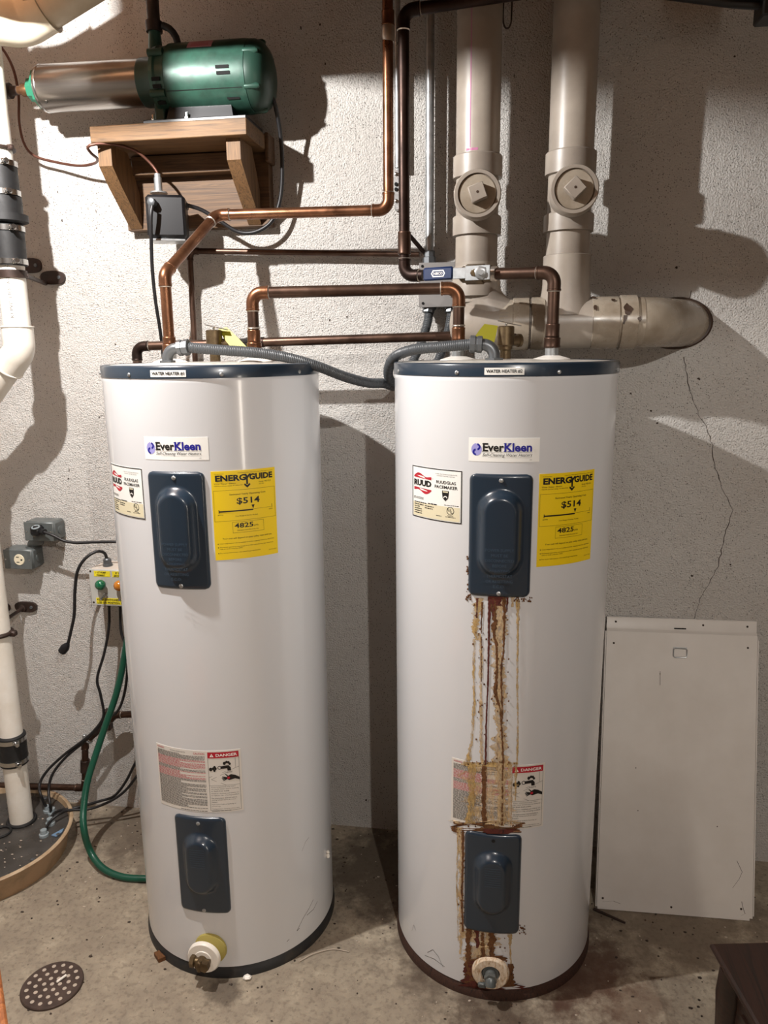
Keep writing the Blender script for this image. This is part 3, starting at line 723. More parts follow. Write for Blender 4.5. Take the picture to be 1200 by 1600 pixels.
H1 = (-.7111, -.4064); H2 = (.0062, -.3749)
h1, cyl1 = water_heater(*H1, 1, 'clean white tall water heater with navy cap labelled WATER HEATER #1', None)
h2, cyl2 = water_heater(*H2, 2, 'rust-streaked white tall water heater with navy cap labelled WATER HEATER #2', None)

# rust runs on the second heater --------------------------------------
def on_h2(px, py, rr=R):
    d = ray(px, py); o = CAM - V((H2[0], H2[1], 0)); a = d.x ** 2 + d.y ** 2; b = 2 * (o.x * d.x + o.y * d.y); c = o.x ** 2 + o.y ** 2 - rr * rr
    t = (-b - math.sqrt(max(0, b * b - 4 * a * c))) / (2 * a); q = o + d * t; return math.degrees(math.atan2(q.x, -q.y)), q.z
def run(pts, w, m, off=.0012, jag=.45, step=2.0, thick=True):
    "a crusty vertical rust run: pts (px, py), w width(s) in px"
    if not isinstance(w, (list, tuple)): w = [w] * len(pts)
    mb = MB(); rows = []
    for i in range(len(pts) - 1):
        (x0, y0), (x1, y1) = pts[i], pts[i + 1]; n = max(1, int(abs(y1 - y0) / step))
        for k in range(n): t = k / n; rows.append((x0 + (x1 - x0) * t, y0 + (y1 - y0) * t, w[i] + (w[i + 1] - w[i]) * t))
    rows.append((*pts[-1], w[-1])); jl = jr = 0
    for x, y, ww in rows:
        jl = jl * .6 + random.uniform(-1, 1) * jag * ww * .5; jr = jr * .6 + random.uniform(-1, 1) * jag * ww * .5
        xs = (x - ww / 2 + jl, x + random.uniform(-.1, .1) * ww, x + ww / 2 + jr)
        for k, xx in enumerate(xs):
            th, z = on_h2(xx, y); mb.v.append(V(cyl2(th, z, off + (.0008 if (k == 1 and thick) else 0) * random.uniform(.3, 1.6))))
    for i in range(len(rows) - 1):
        for k in (0, 1): a = i * 3 + k; mb.face([a, a + 1, a + 4, a + 3])
    return obj('rust_streak', mb, m, h2, 60)
run([(748, 934), (746, 960), (742, 985), (746, 1000)], [18, 14, 12, 6], 'rust_yellow')
run([(741, 998), (740, 1050), (741, 1095), (739, 1130), (737, 1160), (733, 1180), (731, 1194)], [4, 3.5, 4, 4, 3, 8, 12], 'rust_yellow')
run([(750, 990), (752, 1030), (751, 1080), (752, 1150), (753, 1194)], [5, 5, 4, 4.5, 5], 'rust_tan', .0013)
run([(752, 995), (752, 1065)], [2, 1.4], 'rust_brown', .0016)
run([(746, 934), (745, 965)], [3, 1.6], 'rust_dark', .0018)
run([(765, 932), (764, 1000), (763, 1060), (760, 1120), (759, 1190), (757, 1198)], [5, 3, 2.6, 2.4, 2.6, 3], 'rust_dark', .0018, .25)
run([(781, 934), (780, 990), (779, 1040), (781, 1100), (780, 1150), (782, 1196)], [22, 18, 18, 17, 20, 24], 'rust_tan', .0012)
run([(772, 932), (773, 975), (771, 988), (776, 1005), (777, 1042), (774, 1075), (776, 1090), (782, 1110), (784, 1140), (786, 1196)], [9, 8, 5, 4, 4, 5, 4, 3, 3, 3.4], 'rust_brown', .0018)
run([(788, 932), (788, 985), (787, 1020), (783, 1042), (784, 1085), (785, 1130)], [6, 3, 3, 3, 2.6, 2], 'rust_brown', .002)
run([(793, 933), (792, 955)], [3, 1.5], 'rust_dark', .002)
run([(771, 931), (771, 962)], [10, 3], 'rust_dark', .002)
run([(780, 930), (780, 946)], [22, 10], 'rust_dark', .0021)
run([(754, 940), (752, 990)], [3, 2], 'rust_brown', .0017)
run([(809, 936), (809, 1000), (808, 1060), (809, 1120), (808, 1194)], [6, 3.4, 3, 2.6, 3.4], 'rust_yellow', .0012, .3)
run([(800, 933), (801, 948)], [8, 3], 'rust_tan', .0013)
# over the warning sticker
for pts, w, m, of in (([(738, 1192), (737, 1240), (734, 1286)], [12, 9, 14], 'rust_yellow', .0022), ([(757, 1194), (756, 1240), (757, 1288)], [8, 6, 8], 'rust_brown', .0024), ([(783, 1192), (784, 1230), (782, 1290)], [17, 11, 15], 'rust_tan', .0023),
                  ([(764, 1196), (766, 1286)], [66, 62], 'rust_pale', .0020), ([(785, 1194), (784, 1288)], [3, 4], 'rust_brown', .0026), ([(806, 1190), (805, 1250)], [4, 2], 'rust_yellow', .0022), ([(797, 1192), (797, 1290)], [6, 6], 'rust_pale', .0022)):
    run(pts, w, m, of, .3)
run([(765, 1190), (765, 1197)], [84, 80], 'rust_yellow', .0028, .15, 1.5); run([(760, 1284), (757, 1291), (765, 1300)], [108, 100, 90], 'rust_brown', .0026, .12, 1.5)
run([(757, 1281), (757, 1287)], [112, 100], 'rust_tan', .0024, .2, 1.5); run([(780, 1293), (781, 1301)], [50, 36], 'rust_dark', .0046, .2, 1.5)
run([(720, 1292), (720, 1340), (720, 1400), (721, 1452), (719, 1490)], [10, 8, 6, 6, 2], 'rust_tan', .0012); run([(724, 1296), (723, 1350), (722, 1420), (724, 1455)], [4, 3, 3, 4], 'rust_brown', .0018); run([(716, 1292), (714, 1380), (716, 1470)], [3, 2, 1], 'rust_yellow', .0012)
# under the lower panel, round the drain
run([(752, 1450), (751, 1480), (752, 1515)], [50, 46, 44], 'rust_tan', .0012); run([(733, 1450), (732, 1480), (732, 1512), (735, 1535)], [8, 7, 10, 18], 'rust_brown', .0018); run([(746, 1452), (745, 1480)], [8, 4], 'rust_dark', .0019)
run([(769, 1450), (770, 1480), (768, 1505)], [12, 10, 8], 'rust_brown', .0019); run([(796, 1454), (797, 1480), (798, 1508)], [8, 3, 2], 'rust_yellow', .0012); run([(754, 1456), (756, 1505)], [5, 6], 'rust_brown', .0018)
run([(735, 1500), (733, 1530), (740, 1540)], [14, 18, 30], 'rust_dark', .0016); run([(796, 1505), (796, 1530), (790, 1541)], [8, 12, 30], 'rust_brown', .0016); run([(765, 1492), (765, 1500)], [40, 60], 'rust_brown', .002, .2, 1.5)
run([(768, 1536), (768, 1545)], [90, 110], 'rust_dark', .002, .15, 1.5)
mb = MB()
for i in range(330):
    c = random.choice([(745, 960, 9, 60), (780, 1000, 14, 120), (752, 1080, 8, 110), (782, 1110, 13, 90), (765, 1193, 42, 4), (755, 1288, 50, 5), (721, 1370, 5, 80), (750, 1480, 22, 28), (731, 900, 1.5, 40), (732, 933, 4, 4), (815, 936, 16, 4), (816, 1452, 5, 7), (724, 1380, 1.5, 70), (767, 1500, 34, 36)])
    th, z = on_h2(c[0] + random.uniform(-1, 1) * c[2], c[1] + random.uniform(-1, 1) * c[3]); mb.blob(V(cyl2(th, z, .0014)), random.uniform(.0008, .0024), (1, .6, 1.2), 5, 3)
obj('rust_crust', mb, 'rust_brown', h2, 60, kind='stuff')
mb = MB(); n = 40
for i in range(n):   # scuffs and scratches on the jackets
    pass
def scuff(root, cyl, pts, w=.0009):
    mb = MB()
    for i, (th, z) in enumerate(pts): mb.v += [V(cyl(th, z - w, .0005)), V(cyl(th, z + w, .0005))]
    for i in range(len(pts) - 1): mb.face([2 * i, 2 * i + 2, 2 * i + 3, 2 * i + 1])
    obj('scuff', mb, 'grey_ink', root, 0)
scuff(h1, cyl1, [(52, .075), (57, .10), (62, .115), (66, .13)]); scuff(h1, cyl1, [(60, .10), (66, .10), (70, .112)]); scuff(h1, cyl1, [(58, .30), (61, .32), (64, .325)], .0006); scuff(h1, cyl1, [(45, .06), (54, .078)])
scuff(h2, cyl2, [(-38, .065), (-34, .085), (-30, .075), (-27, .05)], .0008); scuff(h2, cyl2, [(-40, .05), (-33, .06), (-26, .055)], .0008); scuff(h2, cyl2, [(-52, .085), (-50, .11), (-48, .10)], .0007)

# ================================================================== copper pipe runs
CU = .0137
n1l, n1r = V((H1[0] - .11, H1[1], 0)), V((H1[0] + .11, H1[1], 0)); n2l, n2r = V((H2[0] - .11, H2[1], 0)), V((H2[0] + .11, H2[1], 0))
def zz(v, z): return V((v.x, v.y, z))
g = 'copper water lines'
# feed to heater 1
r = thing('copper_pipe', 'bright copper pipe bent down from the ceiling to the inlet of heater #1', 'pipe', zz(n1l, 1.58), g)
e1 = P(262, 428, .406)
pipe_run(r, [zz(n1l, 1.60), zz(n1l, e1.z), P(338, 336, .17), P(607, 328, .17), zz(P(606, 0, .17), 2.60)], CU, 'copper')
a = zz(n1l, 1.578); collar(r, a, a + V((0, 0, .022)), .0175, 'copper', 'adapter'); collar(r, a + V((0, 0, .022)), a + V((0, 0, .04)), .0158, 'copper')
collar(r, V((-.297, -.17, 2.365)), V((-.297, -.17, 2.40)), .0158, 'copper')
mb = MB(); mb.lathe(V((-.297, -.17, 2.33)), (0, 0, 1), [(0, .0138), (.01, .0165), (.03, .0165), (.036, .0155)], 16); obj('solder_drips', mb, 'solder', r)
# link between the heaters
r = thing('copper_pipe', 'copper pipe bridging from heater #1 outlet to heater #2 inlet', 'pipe', zz(n1r, 1.58), g)
pipe_run(r, [zz(n1r, 1.60), zz(n1r, 1.719), zz(n2l, 1.722), zz(n2l, 1.60)], CU, 'copper_dark', 'copper')
for nn in (n1r, n2l):
    a = zz(nn, 1.582); collar(r, a, a + V((0, 0, .02)), .0178, 'copper', 'adapter'); collar(r, a + V((0, 0, .02)), a + V((0, 0, .05)), .0158, 'copper'); collar(r, a + V((0, 0, .052)), a + V((0, 0, .056)), .0158, 'solder', 'solder_ring', .001)
# dark line with ball valve down to heater 2
r = thing('copper_pipe', 'blackened copper pipe with ball valve dropping to the outlet of heater #2', 'pipe', zz(n2r, 1.58), g)
top2 = P(862, 428, .375); q0 = P(632, 428, .25); v0, v1 = P(662, 429, .267), P(770, 428, .325)
rz = 1.752
Aq = V((q0.x, -.25, 1.764)); Bq = zz(n2r, 1.752); dAB = (Bq - Aq)
def along(px):
    best = min((abs((600 + FPX * (Aq + dAB * t - CAM).dot(RT) / (Aq + dAB * t - CAM).dot(FW)) - px), t) for t in [i / 400 for i in range(401)]); return Aq + dAB * best[1]
vL, vR = along(662), along(772)
pipe_run(r, [zz(n2r, 1.60), Bq, vR], CU, 'copper_dark', 'copper_dark')
pipe_run(r, [vL, Aq, V((Aq.x, -.25, 2.365)), V((Aq.x + 1.2, -.30, 2.425))], CU, 'copper_black', 'copper_black')
a = zz(n2r, 1.582); collar(r, a, a + V((0, 0, .024)), .0188, 'copper_dark', 'adapter'); collar(r, a + V((0, 0, .024)), a + V((0, 0, .055)), .0162, 'copper_dark')
collar(r, V((Aq.x, -.25, 1.815)), V((Aq.x, -.25, 1.87)), .0165, 'copper_dark')
d = dAB.normalized()
vb = thing('tmp', '', '')  if False else None
mb = MB(); m1 = along(742); mb.lathe(along(720), d, [(0, .016), (.006, .02), (.014, .02), (.016, .024), (.06, .024), (.062, .02), (.078, .02), (.084, .015), (.092, .0155)], 8); mb.lathe(m1, (0, -1, 0), [(0, .018), (.026, .018), (.03, .012), (.04, .008)], 8); vbo = obj('valve_body', mb, 'brass', r)
mb = MB(); mb.lathe(along(768), d, [(0, .0175), (.012, .0175), (.013, .015)], 20); obj('solder_joint', mb, 'solder', r)
side = V((0, -1, 0)); up = V((0, 0, 1))
lv0 = m1 + side * .036
mb = MB(); hz = along(765) - along(708); c = (along(728) + along(766)) / 2 + side * .036; mb.box(c, ((along(766) - along(728)).length, .003, .034), Euler((0, 0, math.atan2(d.y, d.x))), .001); mb.box((along(708) + along(732)) / 2 + side * .034, ((along(732) - along(704)).length, .003, .026), Euler((0, 0, math.atan2(d.y, d.x))), .001); lev = obj('valve_lever', mb, 'steel', r)
mb = MB(); mb.lathe(along(752) + side * .036, side, [(0, .016), (.006, .016), (.008, .012), (.008, .007), (.014, .007)], 6); obj('handle_nut', mb, 'steel', lev)
gc = (along(664) + along(710)) / 2 + side * .034; gl = (along(710) - along(664)).length
mb = MB(); mb.box(gc, (gl, .011, .031), Euler((0, 0, math.atan2(d.y, d.x))), .004); gr = obj('valve_grip', mb, 'bluegrip', r)
gx = V((d.x, d.y, 0)).normalized(); dc = Decal(lambda u, v, o: gc + gx * u + up * v + V((gx.y, -gx.x, 0)) * (.0056 + o))
dc.ring(0, 0, .0001, .0001, 'whiteink', n=3); dc.poly([(-.017, .0), (-.012, .008), (.016, .008), (.020, 0), (.016, -.008), (-.012, -.008)], 'whiteink', .0004); dc.poly([(-.014, .0), (-.010, .0055), (.014, .0055), (.017, 0), (.014, -.0055), (-.010, -.0055)], 'bluegrip', .0006)
dc.text('NIBCO', -.010, .014, -.003, .003, 'whiteink', .01, 0, .0009); dc.build('print', gr)
# relief line behind the heaters
r = thing('copper_pipe', 'dull copper relief pipe running low along the wall behind both heaters', 'pipe', (-1.03, -.17, 1.3), g)
pipe_run(r, [V((-1.027, -.17, 1.30)), V((-1.027, -.17, 1.597)), V((-.02, -.17, 1.617)), V((.03, -.28, 1.605))], .0125, 'copper_dark', 'copper_black')
mb = MB(); mb.lathe(V((-.70, -.17, 1.6035)), (1, 0, .02), [(0, .0145), (.05, .0145)], 18); mb.lathe(V((-.675, -.17, 1.604)), (0, -1, 0), [(0, .0145), (.03, .0145)], 18); mb.tube([V((-.675, -.19, 1.604)), V((-.675, -.32, 1.602))], .011, 14); obj('tee', mb, 'copper_black', r)
# thin line on the wall
r = thing('copper_pipe', 'thin dark copper pipe fixed on the wall below the wooden shelf', 'pipe', (-.91, -.03, 1.2), g)
pipe_run(r, [V((-.915, -.03, 1.2)), V((-.908, -.03, 1.868)), P(655, 397.5, .03)], .0085, 'copper_dark', 'copper_dark', hub=.010, solder=False)
# line by the floor at the sump
r = thing('copper_pipe', 'brown copper pipe elbowed along the floor line behind the sump basin', 'pipe', (-1.43, -.06, 0), g)
f0, f1, f2, f3, f4 = P(-80, 1225, .06), P(133, 1231, .06), P(133, 1160, .06), P(180, 1117, .06), P(330, 1112, .06)
pipe_run(r, [f0, f1, f2, f3, f4], .0112, 'copper_dark', 'copper_dark')
a = f1 + (f2 - f1) * .36; b = f1 + (f2 - f1) * .62; collar(r, a, b, .0155, 'iron', 'union')
mb = MB(); c = (f2 + f3) * .5; mb.box(V((c.x + .004, -.012, c.z + .01)), (.022, .024, .075), bev=.003); mb.box(V((c.x, -.06, c.z)), (.05, .03, .014), Euler((0, -.75, 0)), .003); obj('pipe_bracket', mb, 'iron', r)
mb = MB(); c = f2 + (f3 - f2) * .12; mb.torus(c, f3 - f2, .0145, .003, 20, 6); mb.box(c + V((-.012, -.004, .012)), (.012, .012, .014), bev=.002); obj('pipe_clamp', mb, 'steel', r)

# ================================================================== conduits and junction box
b0, b1 = P(656, 412, .06), P(722, 478, .06)
r = thing('junction_box', 'grey steel junction box on the wall behind the blue-handled valve', 'electrical box', (b0.x, -.03, b1.z))
mb = MB(); mb.box(((b0.x + b1.x) / 2, -.03, (b0.z + b1.z) / 2), (b1.x - b0.x, .058, b0.z - b1.z), bev=.003); obj('box_body', mb, 'jbox', r)
mb = MB(); mb.box(((b0.x + b1.x) / 2, -.061, (b0.z + b1.z) / 2), (b1.x - b0.x + .004, .003, b0.z - b1.z + .004), bev=.001); cv = obj('cover_plate', mb, 'jbox', r)
for px, py in ((660, 416), (661, 474), (716, 474)):
    mb = MB(); c = P(px, py, .0625); mb.lathe(c, (0, -1, 0), [(0, .004), (.002, .003)], 10); obj('screw', mb, 'hole', cv)
r = thing('steel_conduit', 'shiny steel conduit rising from the junction box beside the beige drains', 'conduit', P(671, 408, .03))
c0 = P(671, 405, .03); mb = MB(); mb.cyl(c0, V((c0.x, -.03, 2.60)), .0118, 20); obj('tube', mb, 'steel', r)
mb = MB(); mb.lathe(c0 - V((0, 0, .012)), (0, 0, 1), [(0, .019), (.016, .019), (.018, .015), (.034, .015), (.035, .012)], 8); obj('connector', mb, 'fitting', r)
r = thing('steel_conduit', 'slim steel conduit with strut bracket hidden between the two copper risers', 'conduit', P(623, 320, .02))
c0 = P(622, 262, .035); mb = MB(); mb.cyl(c0, V((c0.x, -.035, 2.60)), .0085, 16); obj('tube', mb, 'steel', r)
mb = MB(); a, b = P(616, 250, .02), P(629, 328, .02); mb.box(((a.x + b.x) / 2, -.011, (a.z + b.z) / 2), (b.x - a.x, .022, a.z - b.z), bev=.002); br = obj('strut_bracket', mb, 'steel', r)
for py in (272, 288, 296, 314):
    mb = MB(); c = P(619, py, .0225); mb.lathe(c, (0, -1, 0), [(0, .005), (.003, .005), (.004, .003)], 10); obj('bolt', mb, 'ring_steel' if py in (272, 314) else 'hole', br)
r = thing('steel_rod', 'short dark rod slanting behind the blackened copper riser', 'rod', P(663, 396, .02))
mb = MB(); mb.cyl(P(640, 368, .05), P(666, 398, .02), .006, 12); obj('rod', mb, 'iron', r)
def flex(name, label, pts, gland_pts, base):
    r = thing(name, label, 'conduit', base, 'grey flexible conduits'); path = cat_rom(pts, .0013)
    mb = MB(); mb.tube(path, .0125, 14, radii=[.0122 + .0007 * math.sin(i * 2 * math.pi / 3.2) for i in range(len(path))]); obj('conduit', mb, 'flex', r, 60)
    a, b, c, e = gland_pts  # end of conduit, nut end, elbow corner, entry
    mb = MB(); d = (b - a).normalized(); mb.lathe(a - d * .006, d, [(0, .0155), (.002, .0195), (.013, .0195), (.0135, .0175), (.018, .0175), (.0185, .019), (.028, .019), (.03, .014)], 8); obj('gland_nut', mb, 'fitting', r)
    arc, tr = arc_corner(b, c, e, .026, 10); mb = MB(); mb.tube([b] + arc + [e], .0132, 16); mb.lathe(e, (0, 0, 1), [(0, .02), (.005, .02), (.006, .014)], 8); obj('elbow_fitting', mb, 'fitting', r)
    mb = MB(); p0 = pts[0]; mb.lathe(p0 + V((0, 0, .014)), pts[1] - pts[0], [(0, .014), (.006, .02), (.018, .02), (.02, .017), (.03, .0165)], 8); obj('box_connector', mb, 'fitting', r)
z0 = 1.556
g1e = V((P(262, 564, .47).x, -.47, z0)); g1c = V((g1e.x, -.47, z0 + .033))
flex('flexible_conduit', 'grey flexible conduit drooping from the top of heater #1 towards heater #2',
     [P(672, 481, .035), P(666, 512, .05), P(653, 548, .07), P(634, 585, .085), P(618, 603, .13), P(600, 599, .24), P(575, 598, .31), P(540, 589, .38), P(495, 572, .43), P(450, 559, .455), P(400, 551, .468), P(345, 547, .47), g1c + V((.052, 0, .003))],
     (g1c + V((.052, 0, .003)), g1c + V((.028, 0, .001)), g1c, g1e), g1e)
g2e = V((P(772, 563, .47).x, -.47, z0)); g2c = V((g2e.x, -.47, z0 + .034))
flex('flexible_conduit', 'grey flexible conduit curling around the left rim of heater #2',
     [P(706, 481, .035), P(702, 510, .05), P(690, 550, .07), P(664, 598, .075), P(632, 606, .11), P(611, 596, .22), P(607, 577, .30), P(618, 557, .38), P(648, 546, .43), P(690, 542, .46), g2c + V((-.05, 0, .002))],
     (g2c + V((-.05, 0, .002)), g2c + V((-.028, 0, .001)), g2c, g2e), g2e)

# ================================================================== beige drain stack
ds = thing('drain_stack', 'beige plastic drain stacks with two cleanouts joining a sewer pipe above heater #2', 'drain pipe', (.05, -.12, 1.57))
PR = .0555; xs1, xs2, SY = -.072, .160, -.152
def stack(x, zs, plug_px, rot, dirty):
    zt, h1t, h1b, zc, h2t, h2b, zb = zs
    mb = MB(); mb.cyl((x, SY, h1b + .01), (x, SY, 2.60), PR, 40); p = obj('pipe', mb, 'beige', ds)
    for a, b in ((h1b, h1t), (h2b, h2t)):
        mb = MB(); L = b - a; mb.lathe((x, SY, a), (0, 0, 1), [(0, PR), (.001, PR * 1.13), (L - .003, PR * 1.13), (L, PR * 1.08), (L, PR)], 40); obj('hub', mb, 'beige', ds)
    f = P(*plug_px, .272); mb = MB(); mb.cyl((x, SY, h2t - .004), (x, SY, h1b + .004), PR * .98, 36)
    c = V((f.x, 0, f.z)); d = (f - V((x, SY, f.z - .004))).normalized()
    o = V((x, SY, f.z - .004)); L = (f - o).length
    mb.lathe(o, d, [(0, .050), (L - .04, .0535), (L - .036, .0575), (L - .004, .0575), (L, .055), (L, .0475), (L - .012, .047)], 40, cap=False); obj('cleanout_tee', mb, 'beige', ds)
    mb = MB(); mb.lathe(o + d * (L - .016), d, [(0, .047), (.009, .047), (.012, .044)], 40); pg = obj('cleanout_plug', mb, 'beige_dirty', ds)
    e1 = V((0, 0, 1)).cross(d).normalized(); e2 = d.cross(e1)
    q = .0235; R3 = Matrix((e1, e2, d)).transposed() @ Matrix.Rotation(rot, 3, 'Z'); mb = MB(); mb.box(o + d * (L - .002 + .009), (q * 2 * .82, q * 2 * .82, .022), R3, .002); bs = obj('wrench_boss', mb, 'beige', pg)
    mb = MB(); mb.lathe(o + d * (L + .018), d, [(0, .0032), (.0006, .0032)], 10); obj('centre_dimple', mb, 'glue', bs)
    mb = MB(); mb.cyl((x, SY, zb), (x, SY, h2b + .01), PR * .98, 36); obj('pipe', mb, 'beige', ds)
    return p
p1 = stack(xs1, (2.6, 2.059, 2.005, 1.973, 1.914, 1.866, 1.70), (746, 302), .35, False)
p2 = stack(xs2, (2.6, 2.058, 2.004, 1.973, 1.912, 1.868, 1.70), (898, 295), .75, False)
# purple primer line and print on the first stack
dc = Decal(lambda u, v, o: (xs1 + (PR + o) * math.sin(-.32 + u / PR), SY - (PR + o) * math.cos(-.32 + u / PR), v))
dc.rect(-.0012, 2.07, .0012, 2.46, 'purple', .0004); dc.rect(-.01, 2.062, .02, 2.068, 'purple', .0004); dc.build('purple_line', p1)
HR = .063; HZ = 1.643; HY = -.160
mb = MB(); mb.lathe((xs1 - .005, HY, HZ), (1, 0, 0), [(-.062, .012), (-.058, .036), (-.045, .052), (-.02, .060), (0, HR), (.075, HR), (.09, HR * 1.0)], 40)
mb.tube(cat_rom([V((xs1, SY, 1.80)), V((xs1 + .002, SY, 1.76)), V((xs1 + .02, SY - .005, 1.70)), V((xs1 + .06, HY, 1.66)), V((xs1 + .11, HY, HZ))], .012), PR, 32, radii=None)
mb.lathe((xs1, SY, 1.715), (0, 0, 1), [(0, .066), (.02, .0655), (.06, .0615), (.075, .058)], 36); obj('sweep_wye', mb, 'beige', ds)
def hring(xa, xb, rr, m='beige_dirty', name='hub'):
    mb = MB(); L = xb - xa; mb.lathe((xa, HY, HZ), (1, 0, 0), [(0, HR * .98), (.002, rr), (L - .002, rr), (L, HR * .98)], 44); return obj(name, mb, m, ds)
def hx(px): return P(px, 508, .14).x
hring(hx(800), hx(826), HR * 1.06); hring(hx(828), hx(850), HR * 1.07)
mb = MB(); mb.cyl((hx(822), HY, HZ), (hx(834), HY, HZ), HR * 1.02, 40); obj('joint_gap', mb, 'glue', ds)
mb = MB(); mb.cyl((hx(780), HY, HZ), (hx(1000), HY, HZ), HR, 44); obj('sewer_pipe', mb, 'beige_dirty', ds)
mb = MB(); mb.lathe((xs2, SY, HZ), (0, 0, 1), [(.02, .075), (.055, .066), (.085, .061), (.10, .060), (.168, .060), (.17, .0555)], 40); mb.cyl((xs2 - .095, HY, HZ), (xs2 + .08, HY, HZ), HR * 1.02, 40); obj('sanitary_tee', mb, 'beige', ds)
hring(hx(920), hx(962), HR * 1.05); hring(hx(964), hx(990), HR * 1.09)
xe = hx(985)
mb = MB(); pth = cat_rom([V((xe, HY, HZ)), V((xe + .012, HY, HZ)), V((xe + .045, HY + .015, HZ)), V((xe + .09, HY + .065, HZ)), V((xe + .19, .05, HZ))], .01); mb.tube(pth, HR, 44); obj('bend_into_wall', mb, 'beige_dirty', ds)
for (px, py, w, h) in ((973, 487, .011, .016), (968, 500, .006, .012), (990, 500, .006, .005), (953, 474, .005, .006), (925, 485, .005, .007), (924, 470, .006, .006)):
    q = P(px, py, .14); dz = max(-.99, min(.99, (q.z - HZ) / HR)); n = 11; mb = MB(); ang = math.asin(dz)
    for i in range(n):
        t = 6.283 * i / n; k = random.uniform(.6, 1.25); aa = ang + math.sin(t) * h * k / HR; rr = HR * 1.09 + .0012
        mb.v.append(V((q.x + math.cos(t) * w * k, HY - math.cos(aa) * rr, HZ + math.sin(aa) * rr)))
    mb.face(list(range(n))); obj('glue_smear', mb, 'glue', ds, 0)
mb = MB(); c = P(1060, 508, .0); mb.torus((xe + .148, -.004, HZ), (0, 1, 0), .065, .005, 40, 6)
for v in mb.v: v.x = (v.x - (xe + .148)) * 1.38 + xe + .142
obj('wall_sealant', mb, 'glue', ds)

# ================================================================== white sump discharge pipe on the left
r = thing('discharge_pipe', 'white plastic discharge pipe with black rubber couplings at the left edge', 'pipe', (-1.535, -.215, .06))
UX, UY, LX, LY, pr = -1.342, -.24, -1.538, -.215, .036
ze = P(28, 548, .24).z; zl = ze - .20
pipe_run(r, [V((LX, LY, .05)), V((LX, LY, zl)), V((UX, UY, ze)), V((UX, UY, 2.60))], pr, 'pvc', 'pvc', rad=.055, hub=.045, fit=1.16, seg=32, solder=False)
def clampband(root, x, y, z, rr, scr=1):
    mb = MB(); mb.lathe((x, y, z - .007), (0, 0, 1), [(0, rr), (0, rr + .0015), (.014, rr + .0015), (.014, rr)], 36, cap=False); c = obj('hose_clamp', mb, 'ring_steel', root)
    a = math.radians(40); o = V((x + (rr + .005) * math.cos(-a), y + (rr + .005) * math.sin(-a), z)); mb = MB(); mb.box(o, (.018, .012, .013), Euler((0, 0, math.radians(50))), .002); mb.lathe(o + V((.004, -.004, 0)), (.75, -.65, 0), [(0, .0065), (.012, .0065)], 6); obj('clamp_screw', mb, 'ring_steel', c)
def zU(py): return P(15, py, .24).z
mb = MB(); za, zb, zm, zn = zU(412), zU(345), zU(308), zU(250)
mb.lathe((UX, UY, 0), (0, 0, 1), [(zU(416), pr), (zU(416), pr * 1.22), (zU(352), pr * 1.24), (zU(350), pr * 1.0)], 36); obj('rubber_coupling', mb, 'rubber', r)
mb = MB(); mb.lathe((UX, UY, 0), (0, 0, 1), [(zU(350), pr * 1.2), (zU(347), pr * 1.62), (zU(336), pr * 1.62), (zU(335), pr * 1.30), (zU(308), pr * 1.30), (zU(306), pr)], 36); chk = obj('check_valve', mb, 'rubber', r)
dc = Decal(lambda u, v, o: (UX + (pr * 1.3 + o) * math.sin(u / (pr * 1.3)), UY - (pr * 1.3 + o) * math.cos(u / (pr * 1.3)), v))
dc.rect(-.045, zU(329), .014, zU(315), 'sticker', .0006); dc.rect(.006, zU(327), .0075, zU(319), 'k', .001); dc.poly([(.004, zU(319)), (.0095, zU(319)), (.0068, zU(316.5))], 'k', .001); dc.micro(-.03, .003, zU(320), .002, 'k', 1, .001); dc.micro(-.03, .003, zU(326), .002, 'k', 1, .001); dc.build('flow_label', chk)
mb = MB(); mb.lathe((UX, UY, 0), (0, 0, 1), [(zU(306), pr), (zU(306), pr * 1.22), (zU(254), pr * 1.2), (zU(250), pr)], 36); obj('rubber_coupling', mb, 'rubber', r)
for py, k in ((410, 1.24), (358, 1.27), (302, 1.24), (256, 1.22)): clampband(r, UX, UY, zU(py), pr * k)
mb = MB(); mb.torus((UX, UY, zU(232)), (0, 0, 1), pr * 1.12, .005, 32, 8); mb.box((UX + pr * 1.2, UY - .01, zU(232)), (.018, .014, .014), bev=.003); obj('split_ring', mb, 'iron', r)
mb = MB(); mb.lathe((UX, UY, zU(435)), (0, 0, 1), [(0, pr * 1.02), (0, pr * 1.14), (.02, pr * 1.14), (.02, pr * 1.02)], 36, cap=False); mb.cyl((UX + pr, UY + .01, zU(431)), (P(70, 433, .008).x, -.008, zU(432)), .006, 10); obj('split_ring', mb, 'iron', r)
def oval_flange(root, px, py, w, h):
    c = P(px, py, .004); mb = MB(); n = 24; pts = [V((c.x + w * math.copysign(abs(math.cos(6.283 * i / n)) ** .7, math.cos(6.283 * i / n)), 0, c.z + h * math.copysign(abs(math.sin(6.283 * i / n)) ** .8, math.sin(6.283 * i / n)))) for i in range(n)]
    mb.prism(pts, (0, -.009, 0)); f = obj('wall_flange', mb, 'iron', root)
    mb = MB(); mb.lathe(V((c.x + w * .55, -.009, c.z)), (0, -1, 0), [(0, .006), (.003, .005)], 10); obj('screw', mb, 'fitting', f)
oval_flange(r, 83, 434, .040, .020); oval_flange(r, 48, 415, .036, .022); oval_flange(r, 41, 948, .040, .018); oval_flange(r, -2, 949, .042, .018)
mb = MB(); a = P(36, 950, .012); b = P(2, 973, .15); mb.cyl(a, b, .006, 10); mb.lathe(a, b - a, [(0, .012), (.006, .012), (.008, .008)], 6); mb.torus((LX, LY, b.z - .008), (0, 0, 1), pr * 1.1, .007, 32, 8); mb.box((LX + pr * 1.15, LY + .008, b.z - .01), (.03, .02, .018), bev=.004); obj('split_ring', mb, 'iron', r)
def zL(py): return P(20, py, .215).z
